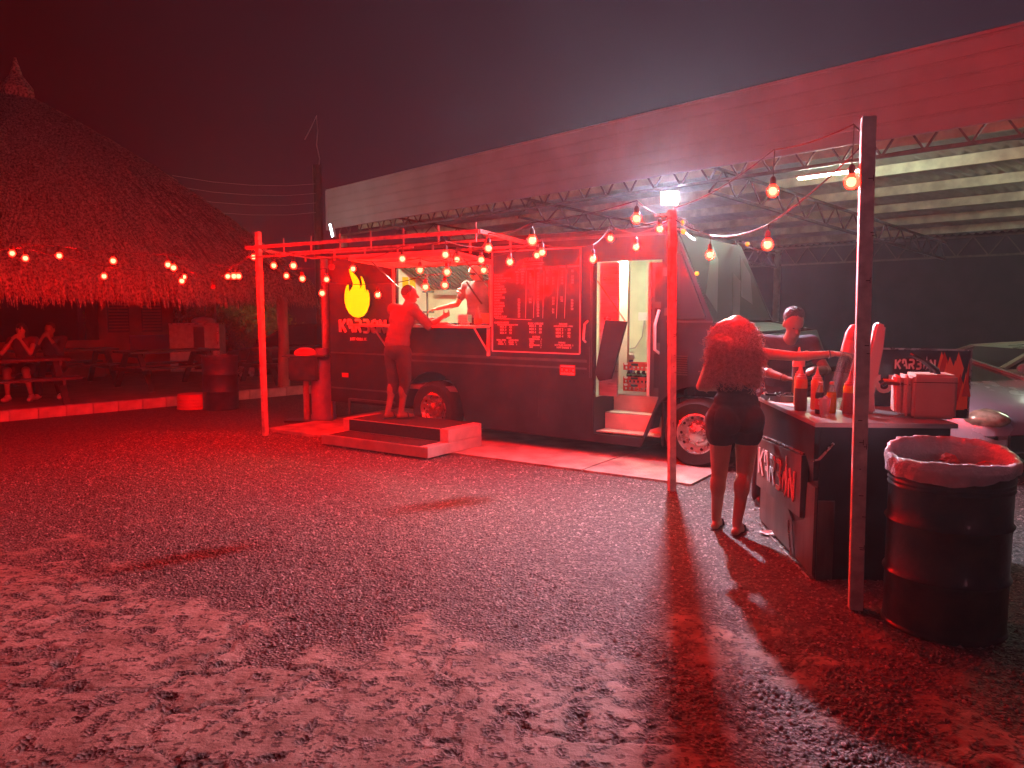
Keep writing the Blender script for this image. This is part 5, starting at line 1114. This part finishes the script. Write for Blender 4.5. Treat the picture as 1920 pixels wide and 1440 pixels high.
# curly hair: a core mass with many coiled strands over it
hc = Vector((0.02, 0.0, 1.42))
q = MB(); q.ell((0.01, 0.03, 1.475), (0.145, 0.135, 0.128), 18, 12); q.ell((-0.01, -0.03, 1.37), (0.162, 0.11, 0.18), 18, 12); q.ell((-0.04, -0.06, 1.25), (0.155, 0.09, 0.12), 18, 12)
hr = fuse(q, 'hair', 'curl', pf, 0.010, 2, 0.03, 22)
rs = np.random.RandomState(11); Vh = []; Fh = []; nb = 0
for k in range(1900):
    th = rs.uniform(0, 2 * math.pi); u = rs.rand()
    z = 1.585 - 0.42 * u; rx = 0.152 * math.sqrt(max(0.05, 1 - ((0.30 - u) / 0.33) ** 2)) if u < 0.30 else 0.152 + 0.02 * math.sin((u - .3) * 3.2)
    ry = (0.125 if z > 1.42 else 0.095) * min(1, rx / .13); cy0 = 0.03 if z > 1.45 else -0.05
    st = Vector((0.01 - 0.04 * u + rx * math.cos(th), cy0 + ry * math.sin(th), z))
    out = Vector((math.cos(th), math.sin(th), 0.3 - u)).normalized(); L = rs.uniform(0.06, 0.12); turns = rs.uniform(1.6, 3.2); cr = rs.uniform(0.008, 0.019); ph = rs.rand() * 6
    dn_ = (Vector((0, 0, -1)) + out * rs.uniform(.15, .75) + Vector(rs.normal(0, .22, 3))).normalized(); sx = dn_.orthogonal().normalized(); sy = dn_.cross(sx); N_ = 13
    for i in range(N_):
        t_ = i / (N_ - 1); a = ph + t_ * turns * 6.283; p = st + dn_ * L * t_ + (sx * math.cos(a) + sy * math.sin(a)) * cr
        w = 0.0045 * (1 - .5 * t_)
        Vh += [p + sx * w, p - sx * w * .5 + sy * w * .8, p - sx * w * .5 - sy * w * .8]
        if i: 
            for j in range(3): Fh.append((nb + (i - 1) * 3 + j, nb + (i - 1) * 3 + (j + 1) % 3, nb + i * 3 + (j + 1) % 3, nb + i * 3 + j))
    nb += N_ * 3
o = npmesh('curls', np.array([tuple(v) for v in Vh]), np.array(Fh), 'curl', hr, smooth=True); o['kind'] = 'stuff'
# man leaning behind the counter, facing the camera
base = Vector((2.22, 6.25, 0.0))
Jb = dict(pelvis=(0.0, 0.16, 0.90), waist=(0.0, 0.10, 1.06), chest=(0.0, 0.02, 1.28), neck=(0.0, -0.06, 1.43), head=(0.02, -0.12, 1.545),
          shR=(-0.20, 0.0, 1.38), elR=(-0.25, -0.22, 1.18), wrR=(-0.14, -0.42, 1.14), shL=(0.20, 0.0, 1.38), elL=(0.26, -0.20, 1.18), wrL=(0.10, -0.36, 1.20),
          hipR=(-0.10, 0.16, 0.86), knR=(-0.11, 0.14, 0.46), anR=(-0.11, 0.2, 0.085), toeR=(-0.11, 0.04, 0.035),
          hipL=(0.10, 0.16, 0.86), knL=(0.11, 0.14, 0.46), anL=(0.11, 0.2, 0.085), toeL=(0.11, 0.04, 0.035))
pb, P_, HM = person(base, 0, 'man with short curly hair and charcoal tee looking down behind the black counter', Jb, 'skinm', top='navy', bottom='dark', sleeve=0.55, leg=2.0, shoes='black', hairkind='short', look=(0.02, -0.88, -0.48), vox=0.009, curls=(0.9, .9), handdir={'R': ((0.8, -0.5, -0.1), (0.2, 0, -1)), 'L': ((-0.5, -0.6, 0.1), (0, -.5, -.8))})
q = MB(); q.lathe([(0.028, -.004), (0.031, 0), (0.028, .004)], (-0.15, -0.40, 1.142), 14, (Vector((0.11, -0.2, -0.04))).to_track_quat('Z', 'Y').to_matrix()); q.build('bracelet', 'black', pb)
# seated people on the terrace, on the far bench facing the camera
def seated(kx, ky, label, skin, top, bottom, leg, sleeve, hairkind, female, hands, shoes, look=(0, -1, -0.15), lean=0.0, barefoot=False):
    b_ = kw(kx, ky, 0.135)
    J = dict(pelvis=(0, 0.0, 0.55), waist=(0.0, -0.03, 0.70), chest=(0.0, -0.08 - lean, 0.90), neck=(0.0, -0.11 - lean, 1.06), head=(0.0, -0.15 - lean * 1.3, 1.18),
             shR=(-0.18, -0.09 - lean, 1.01), shL=(0.18, -0.09 - lean, 1.01), elR=(-0.22, -0.38, 0.80), elL=(0.22, -0.38, 0.80), wrR=hands[0], wrL=hands[1],
             hipR=(-0.10, -0.02, 0.53), knR=(-0.14, -0.44, 0.52), anR=(-0.15, -0.42, 0.085), toeR=(-0.16, -0.58, 0.035),
             hipL=(0.10, -0.02, 0.53), knL=(0.15, -0.44, 0.52), anL=(0.20, -0.38, 0.085), toeL=(0.22, -0.54, 0.035))
    return person(b_, R(10), label, J, skin, top=top, bottom=bottom, sleeve=sleeve, leg=leg, shoes=shoes, hairkind=hairkind, female=female, vox=0.013, look=look, group='people seated at the left table', curls=(1.0, 1.0), barefoot=barefoot, handdir={'R': ((0.5, 0.1, 0.7), (0.3, .5, 0)), 'L': ((-0.5, 0.1, 0.7), (-0.3, .5, 0))})
seated(0.90, 1.76, 'woman in a dark maroon dress with bare knees drinking at the left table', 'skinw', 'maroon', 'maroon', 0.75, 0.25, 'long', True, ((-0.07, -0.33, 1.03), (0.06, -0.33, 1.03)), 'white')
seated(1.36, 1.78, 'man in black with white trainers hunched at the left table beside the woman', 'skinm', 'dark', 'dark', 2.0, 1.5, 'short', False, ((-0.05, -0.36, 1.06), (0.05, -0.36, 1.06)), 'white', lean=0.03)
seated(0.30, 1.76, 'person cut off by the left edge resting a pale forearm on the table', 'skinw', 'dark', 'dark', 2.0, 0.5, 'short', False, ((0.0, -0.45, 0.80), (0.12, -0.5, 0.82)), 'white')
# ------------------------------------------------------------------ counter and everything on it
CN = Vector((1.83, 4.57, 0)); cr = R(-4)
ct = thing('counter', 'black faceted sheet metal grill counter with the flame logo', 'counter', CN, cr)
Lc, Wc, Hc = 1.36, 0.80, 0.985
q = MB(); q.b2((0.03, 0.03, 0.0), (Wc - 0.01, Lc - .02, Hc - 0.03)); q.build('cabinet', 'counter', ct, bevel=0.004)
q = MB(); q.b2((-0.015, -0.015, Hc - 0.028), (Wc + 0.01, Lc + .01, Hc)); q.build('countertop', 'stainless', ct, bevel=0.003)
# left face facets (x = 0 plane, y along the length)
def lf(u, v, w): return (0.028 - w, u, v)
q = MB(); q.plate([(0.03, 0.62), (0.20, 0.76), (Lc - .08, 0.70), (Lc - .02, 0.78), (Lc - .02, Hc - .03), (0.03, Hc - .03)], lf, 0.03); q.build('upper_facet', 'counter', ct, bevel=0.002)
q = MB(); q.plate([(0.22, 0.34), (Lc - .03, 0.30), (Lc - .03, 0.68), (0.22, 0.74)], lf, 0.045); bd = q.build('logo_board', 'counterp', ct, bevel=0.002)
q = MB(); q.plate([(0.42, 0.03), (Lc - .03, 0.03), (Lc - .03, 0.29), (0.60, 0.31), (0.50, 0.26)], lf, 0.012); q.build('lower_facet', 'counterp', ct)
q = MB(); q.plate([(0.03, 0.03), (0.38, 0.03), (0.46, 0.25), (0.22, 0.33), (0.18, 0.58), (0.03, 0.58)], lf, 0.016); q.build('corner_facet', 'counterp', ct)
for (a_, b_) in (((0.20, 0.755), (0.70, 0.73)), ((0.72, 0.73), (Lc - .08, 0.70)), ((Lc - .08, 0.70), (Lc - .005, 0.79)), ((0.03, 0.012), (Lc, 0.012)), ((0.40, 0.03), (0.50, 0.25))):
    q = MB(); q.bar(lf(*a_, 0.036), lf(*b_, 0.036), 0.010, 0.010); q.build('edge_strip', 'rim', ct)
q = MB(); q.bar((0.02, -0.0, 0.76), (0.10, -0.004, 0.86), 0.02, 0.01); q.bar((-0.02, 0.03, 0.74), (0.02, -0.002, 0.76), 0.012, 0.01); q.build('edge_strip', 'rim', ct)
q = MB(); q.b2((0.032, 0.018, 0.0), (0.13, 0.029, 0.50)); q.build('corner_plate', 'counterp', ct)
fo_ = [(0.36, -0.12), (0.60, 0.10), (0.68, 0.42), (0.62, 0.72), (0.50, 1.0), (0.44, 1.42), (0.40, 1.0), (0.30, 0.75), (0.24, 0.6), (0.16, 0.78), (0.06, 0.5), (0.02, 0.22), (0.12, -0.02), (0.14, 0.2), (0.20, 0.42), (0.34, 0.62), (0.42, 0.40), (0.46, 0.16)]
def lfb(u, v, w): return (-0.018 - w, 1.24 - u, 0.42 + v + 0.03 * 0)
letters('KARBON', 0.185, lambda u, v, w: lfb(u * 0.97, v, w), 0.008, bd, 'letter', w=0.17, gap=0.26, flame_o=fo_)
HZ = Hc
def on(x, y): v = Matrix.Rotation(cr, 3, 'Z') @ Vector((x, y, 0)); return Vector((CN.x + v.x, CN.y + v.y, HZ))
def squeeze(px, py, label, m, m2, h=0.20, r=0.036, split=0.7, z=HZ, grp='squeeze sauce bottles'):
    b_ = thing('sauce_bottle', label, 'bottle', (px, py, z), 0, grp)
    q = MB(); q.lathe([(0, 0), (r * .95, 0), (r, 0.01), (r, h * split)], n=18); q.build('bottle_body', m, b_, smooth=True)
    q = MB(); q.lathe([(r, h * split), (r, h * .94), (r * .85, h)], n=18); q.build('bottle_shoulder', m2, b_, smooth=True)
    q = MB(); q.lathe([(r * .85, h), (r * .85, h + .014), (r * .62, h + .016), (r * .6, h + .028), (r * .40, h + .03), (r * .16, h + .065), (r * .10, h + .085), (0, h + .086)], n=14); q.build('nozzle_cap', 'tip', b_, smooth=True)
    return b_
squeeze(1.935, 5.12, 'brown sauce squeeze bottle, leftmost of the standing bottles', 'brownsauce', 'orangesauce', 0.215, 0.040)
squeeze(2.02, 5.38, 'orange squeeze bottle at the back behind the brown one', 'orangesauce', 'orangesauce', 0.215)
squeeze(2.06, 5.17, 'bright orange squeeze bottle right of the brown one', 'orangesauce', 'orangesauce', 0.205, 0.038)
squeeze(2.185, 4.95, 'dark red squeeze bottle with yellow shoulder beside the tall pole', 'redsauce', 'yellow', 0.185, 0.040, 0.75)
squeeze(2.16, 5.78, 'tall squeeze bottle in front of the man behind the counter', 'shirtr', 'tip', 0.31, 0.045, 0.8)
def soda(px, py, label, liq, txt):
    b_ = thing('soda_bottle', label, 'bottle', (px, py, HZ))
    q = MB(); q.lathe([(0, 0), (0.028, 0), (0.031, 0.01), (0.031, 0.115), (0.028, 0.135)], n=18); q.build('bottle_body', liq, b_, smooth=True)
    q = MB(); q.lathe([(0.0285, 0.135), (0.024, 0.155), (0.013, 0.18), (0.012, 0.19)], n=18); q.build('bottle_neck', 'glass', b_, smooth=True)
    q = MB(); q.lathe([(0.0145, 0.188), (0.0145, 0.206), (0, 0.207)], n=14); q.build('bottle_cap', 'tip', b_)
    if txt:
        q = MB(); q.lathe([(0.0318, 0.03), (0.0318, 0.10)], n=18); lb = q.build('bottle_label', 'redp', b_, smooth=True)
        text_mesh(txt, 0.035, 'letter', lb, M=Matrix.Translation((-0.024, -0.034, 0.062)) @ Matrix.Rotation(R(90), 4, 'X'))
soda(2.00, 4.96, 'small dark soda bottle with red label behind the iced cup', 'cola', 'Fni')
soda(2.085, 4.99, 'small soda bottle with yellow drink behind the iced cup', 'yellow', None)
cu_ = thing('drink_cup', 'clear plastic cup full of ice at the front of the counter', 'cup', (1.965, 4.80, HZ))
q = MB(); q.lathe([(0.0, 0.002), (0.026, 0.002), (0.036, 0.115), (0.038, 0.118), (0.036, 0.12)], n=24); q.build('cup_wall', 'cup', cu_, smooth=True)
for k in range(16):
    q = MB(); a = random.uniform(0, 6.28); rr = random.uniform(0, .018); q.box((rr * math.cos(a), rr * math.sin(a), 0.018 + 0.0072 * k), (0.019, 0.019, 0.017), Matrix.Rotation(random.uniform(0, 3), 3, Vector((random.random(), random.random(), 1)).normalized())); q.build('ice_cube', 'ice', cu_, bevel=0.003)
# leaning clear cup tube and pale curved sleeve
tb = thing('cup_dispenser', 'tall clear tube of cups with white cap leaning beside the pole', 'dispenser', (2.13, 5.06, HZ)); 
tl = Matrix.Rotation(R(13), 3, 'Y')
q = MB(); q.lathe([(0.050, 0.0), (0.050, 0.38)], (0, 0, 0.02), 24, tl); q.build('tube', 'glass', tb, smooth=True)
q = MB(); q.lathe([(0.052, 0.38), (0.052, 0.46)], (0, 0, 0.02), 24, tl); q.build('white_band', 'white', tb, smooth=True)
q = MB(); q.lathe([(0.052, 0.462), (0.052, 0.51), (0.035, 0.56), (0, 0.575)], (0, 0, 0.02), 24, tl); q.build('grey_cap', 'steelw', tb, smooth=True)
q = MB(); q.bar(tl @ Vector((0.052, -.02, 0)) + Vector((0, 0, .02)), tl @ Vector((0.052, -.02, .5)) + Vector((0, 0, .02)), 0.02, 0.03); q.build('red_strip', 'redp', tb)
sl = thing('plastic_sleeve', 'tall curved milky plastic sleeve right of the tall pole', 'sleeve', (2.30, 4.98, HZ))
q = MB(); P0 = [(0.00, 0.0), (-0.035, 0.15), (-0.015, 0.27), (0.02, 0.42), (0.05, 0.57), (0.065, 0.595), (0.12, 0.57), (0.11, 0.42), (0.085, 0.25), (0.065, 0.12), (0.075, 0.0)]
q.plate(P0, lambda u, v, w: (u, w, v), 0.05); q.build('sleeve_body', 'white', sl, smooth=True, bevel=0.012)
# cool box with tongs
bx = thing('cool_box', 'beige upright box with pale pink front and tongs on top', 'box', (2.61, 4.80, HZ), R(-14))
q = MB(); q.b2((-0.13, -0.125, 0.0), (0.16, 0.15, 0.30)); q.build('box_body', 'pinkbox', bx, bevel=0.018)
q = MB(); q.b2((-0.13, -0.13, 0.245), (0.16, -0.1255, 0.249)); q.build('seam', 'stain', bx)
q = MB(); q.b2((-0.185, -0.11, 0.012), (-0.135, 0.135, 0.29)); q.build('front_shell', 'pinkboxf', bx, bevel=0.02)
q = MB(); q.b2((-0.225, -0.09, 0.025), (-0.19, 0.115, 0.285)); q.build('front_shell', 'pinkboxf', bx, bevel=0.014)
for yy in (-0.05, 0.06):
    q = MB(); q.tube([(0.04, yy, 0.29), (0.03, yy, 0.33), (-0.04, yy, 0.385), (-0.12, yy + .02, 0.42)], 0, 8, radii=[0.018, 0.016, 0.010, 0.006]); 
    tg = thing('tongs', 'black tongs standing %s in the top of the beige box' % ('in front' if yy < 0 else 'behind'), 'tongs', bx.location, R(-14), 'black tongs in the beige box'); q.build('arm', 'black', tg, smooth=True)
    q = MB(); q.tube([(0.055, yy, 0.30), (0.045, yy, 0.33), (-0.025, yy, 0.38), (-0.11, yy + .02, 0.43)], 0, 8, radii=[0.01, 0.01, 0.008, 0.005]); q.build('arm', 'redp' if yy > 0 else 'black', tg, smooth=True)
for (yy, m_n, z, lab) in ((0.02, 'orange', 0.235, 'orange handled brush sticking out of the beige box'), (-0.08, 'maroon', 0.225, 'dark red handled brush sticking out of the beige box')):
    h_ = thing('basting_brush', lab, 'brush', bx.location, R(-14)); q = MB(); q.tube([(-0.14, yy, z), (-0.30, yy, z + 0.01)], 0.011, 8); q.build('handle', m_n, h_, smooth=True)
    q = MB(); q.tube([(-0.30, yy, z + .01), (-0.325, yy, z - .008)], 0.013, 8); q.build('tip', 'black', h_)
for o_ in list(S.objects):
    if o_.parent is None and tuple(o_.location) == tuple(bx.location): o_.scale = (0.86, 0.86, 0.92)
# banner / menu screen at the back of the counter
bn = thing('banner_sign', 'dark KARBON sauce sign with orange flames standing at the back of the counter', 'sign', (2.60, 5.35, HZ), R(-6))
q = MB(); q.b2((-0.10, 0, -0.08), (0.56, 0.02, 0.40)); q.build('sign_panel', 'menu', bn)
q = MB(); q.bar((-0.11, 0, 0.405), (0.57, 0, 0.395), 0.012); q.bar((0.565, 0, -0.08), (0.565, 0, 0.4), 0.010); q.build('sign_frame', 'rim', bn)
rs = np.random.RandomState(4)
for k in range(11):
    q = MB(); x = 0.36 + 0.018 * k; zb = rs.uniform(-0.02, 0.2); h_ = rs.uniform(0.12, 0.2); q.plate([(x - .03, zb), (x + .03, zb), (min(x + .05, .55), zb + h_ * .5), (x + .01, min(.385, zb + h_ * 1.3)), (x - .01, zb + h_ * .6)], lambda u, v, w: (u, -0.0012 * (k + 1) - w, v), 0.001); q.build('flame_print', ('orange', 'redsauce', 'orangesauce')[k % 3], bn)
letters('KARBON', 0.062, lambda u, v, w: (0.07 + u * .8, -0.001 - w, 0.265 + v), 0.002, bn, 'letter', w=0.24, flame_o=fo_)
text_mesh('UCE', 0.17, 'letter', bn, M=Matrix.Translation((-0.06, -0.004, 0.10)) @ Matrix.Rotation(R(90), 4, 'X'), bold=0.006)
# grill pan, foil and utensils at the far left of the counter
gp = thing('serving_pan', 'small dark food pan with bits of food near the woman', 'pan', (2.02, 5.62, HZ))
q = MB(); q.b2((-0.08, -0.10, 0), (0.09, 0.10, 0.008)); 
for s in (-1, 1): q.b2((-0.08, s * .1 - .004, 0.0), (0.09, s * .1 + .004, 0.05)); q.b2((s * .085 - .004, -.1, 0.0), (s * .085 + .004, .1, 0.05))
q.build('pan', 'trucktrim', gp); q = MB()
for k in range(22): q.ell((random.uniform(-.06, .07), random.uniform(-.08, .08), random.uniform(.02, .06)), (0.018, 0.014, 0.012), 7, 5)
q.build('food', 'drum', gp)
kn_ = thing('serving_knife', 'shiny knife lying by the food pan near the woman', 'knife', (1.93, 5.58, HZ + .05), R(-35)); q = MB(); q.plate([(0, 0), (0.13, 0), (0.15, 0.02), (0, 0.025)], lambda u, v, w: (u, v, w), 0.003); q.build('blade', 'rim', kn_); q = MB(); q.b2((-0.08, 0, -.004), (0.0, 0.022, 0.01)); q.build('handle', 'black', kn_)
fo2 = thing('foil_scrap', 'crumpled bright foil scrap on the counter beside the woman', 'foil', (1.90, 5.72, HZ + 0.02)); q = MB(); q.ell((0, 0, 0.01), (0.035, 0.03, 0.028), 8, 6); q.v = [tuple(np.array(p) * rs.uniform(.6, 1.3)) for p in q.v]; q.build('foil', 'rim', fo2)
py_ = thing('paper_sheet', 'white paper sheet at the left edge of the countertop', 'paper', on(0.04, 0.85) + Vector((0, 0, .004)), R(20)); q = MB(); q.b2((-0.03, -.14, 0), (0.12, .12, 0.002)); q.build('sheet', 'white', py_)
# right drum bin with clear liner
bd_ = drum((2.275, 3.93, 0.0), 'big black oil drum used as a bin with a clear liner, nearest the camera', 'drum', 0.86, 0.292, 'drum_bin')
rs = np.random.RandomState(9); n = 90; Vb = []; Fb = []
prof = [(0.22, 0.45), (0.245, 0.62), (0.258, 0.78), (0.268, 0.865), (0.280, 0.908), (0.304, 0.905), (0.308, 0.890), (0.309, 0.876), (0.308, 0.862), (0.306, 0.850)]
for j, (r_, z) in enumerate(prof):
    for k in range(n):
        a = 2 * math.pi * k / n; f = j / (len(prof) - 1)
        up_ = 0.060 * max(0, math.sin(a * 1.0 + 0.3)) ** 0.7 + 0.005 * math.sin(a * 3 + 1) + 0.003 * math.sin(a * 13) + 0.002 * math.sin(a * 31) if 3 <= j <= 5 else (0.004 * math.sin(a * 5 + 2) + 0.003 * math.sin(a * 13) if j > 5 else 0)
        if j == 9: up_ -= 0.05 * max(0, math.cos(a + 2.4))
        rr = r_ + 0.004 * math.sin(a * 17 + j) + 0.004 * math.sin(a * 29 + 2 * j)
        if j in (3, 4, 5) and rr * 1 < 0.4: rr -= 0.02 * max(0, math.sin(a * 1.0 + .3)) * (j == 4)
        Vb.append((rr * math.cos(a), rr * math.sin(a), z + up_))
for j in range(len(prof) - 1):
    for k in range(n): Fb.append((j * n + k, j * n + (k + 1) % n, (j + 1) * n + (k + 1) % n, (j + 1) * n + k))
o = npmesh('bin_liner', np.array(Vb), np.array(Fb), 'bag', bd_, smooth=True)
q = MB(); 
for k in range(14):
    a = rs.uniform(-0.6, 1.2); r_ = rs.uniform(0.12, 0.22); q.ell((r_ * math.cos(a), r_ * math.sin(a), 0.80 + rs.uniform(-.03, .05)), (0.05, 0.035, 0.025), 8, 6, Matrix.Rotation(rs.uniform(0, 3), 3, 'X'))
q.v = [(p[0] + rs.normal(0, .005), p[1] + rs.normal(0, .005), p[2] + rs.normal(0, .005)) for p in q.v]
tr_ = thing('rubbish_pile', 'crumpled red wrappers heaped at the right inside the lined drum', 'rubbish', bd_.location); q.build('wrappers', 'trash', tr_)['kind'] = 'stuff'
for (x, y, s_, lab) in ((1.90, 5.52, 0.09, 'crumpled white paper litter on the gravel by the sandals'),):
    l_ = thing('paper_litter', lab, 'litter', (x, y, 0.02), R(-30)); q = MB(); q.ell((0, 0, 0), (s_, s_ * .35, 0.018), 10, 6); q.v = [(p[0] + rs.normal(0, .006), p[1] + rs.normal(0, .006), max(-0.01, p[2] + rs.normal(0, .006))) for p in q.v]; q.build('paper', 'white', l_)
# ------------------------------------------------------------------ haze added to stand in for lens glare around the lamps
hz_ = MB(); hz_.b2((-34, -14, -1.2), (34, 42, 7.9)); ho = hz_.build('haze', 'white'); ho.data.materials.clear()
hm = bpy.data.materials.new('glare_haze'); t = nt(hm); t.nodes.clear(); out = t.nodes.new('ShaderNodeOutputMaterial'); pv = t.nodes.new('ShaderNodeVolumePrincipled')
pv.inputs['Color'].default_value = (0.92, 0.90, 0.92, 1); pv.inputs['Density'].default_value = HAZE; pv.inputs['Anisotropy'].default_value = 0.6
lnk(t, pv.outputs[0], out.inputs['Volume']); ho.data.materials.append(hm); tagp(ho, 'thin haze added for the glow and veil around the lamps', None, None, 'stuff')
print('TRIS', sum(len(o.data.polygons) for o in S.objects if o.type == 'MESH'), 'OBJ', len(S.objects))
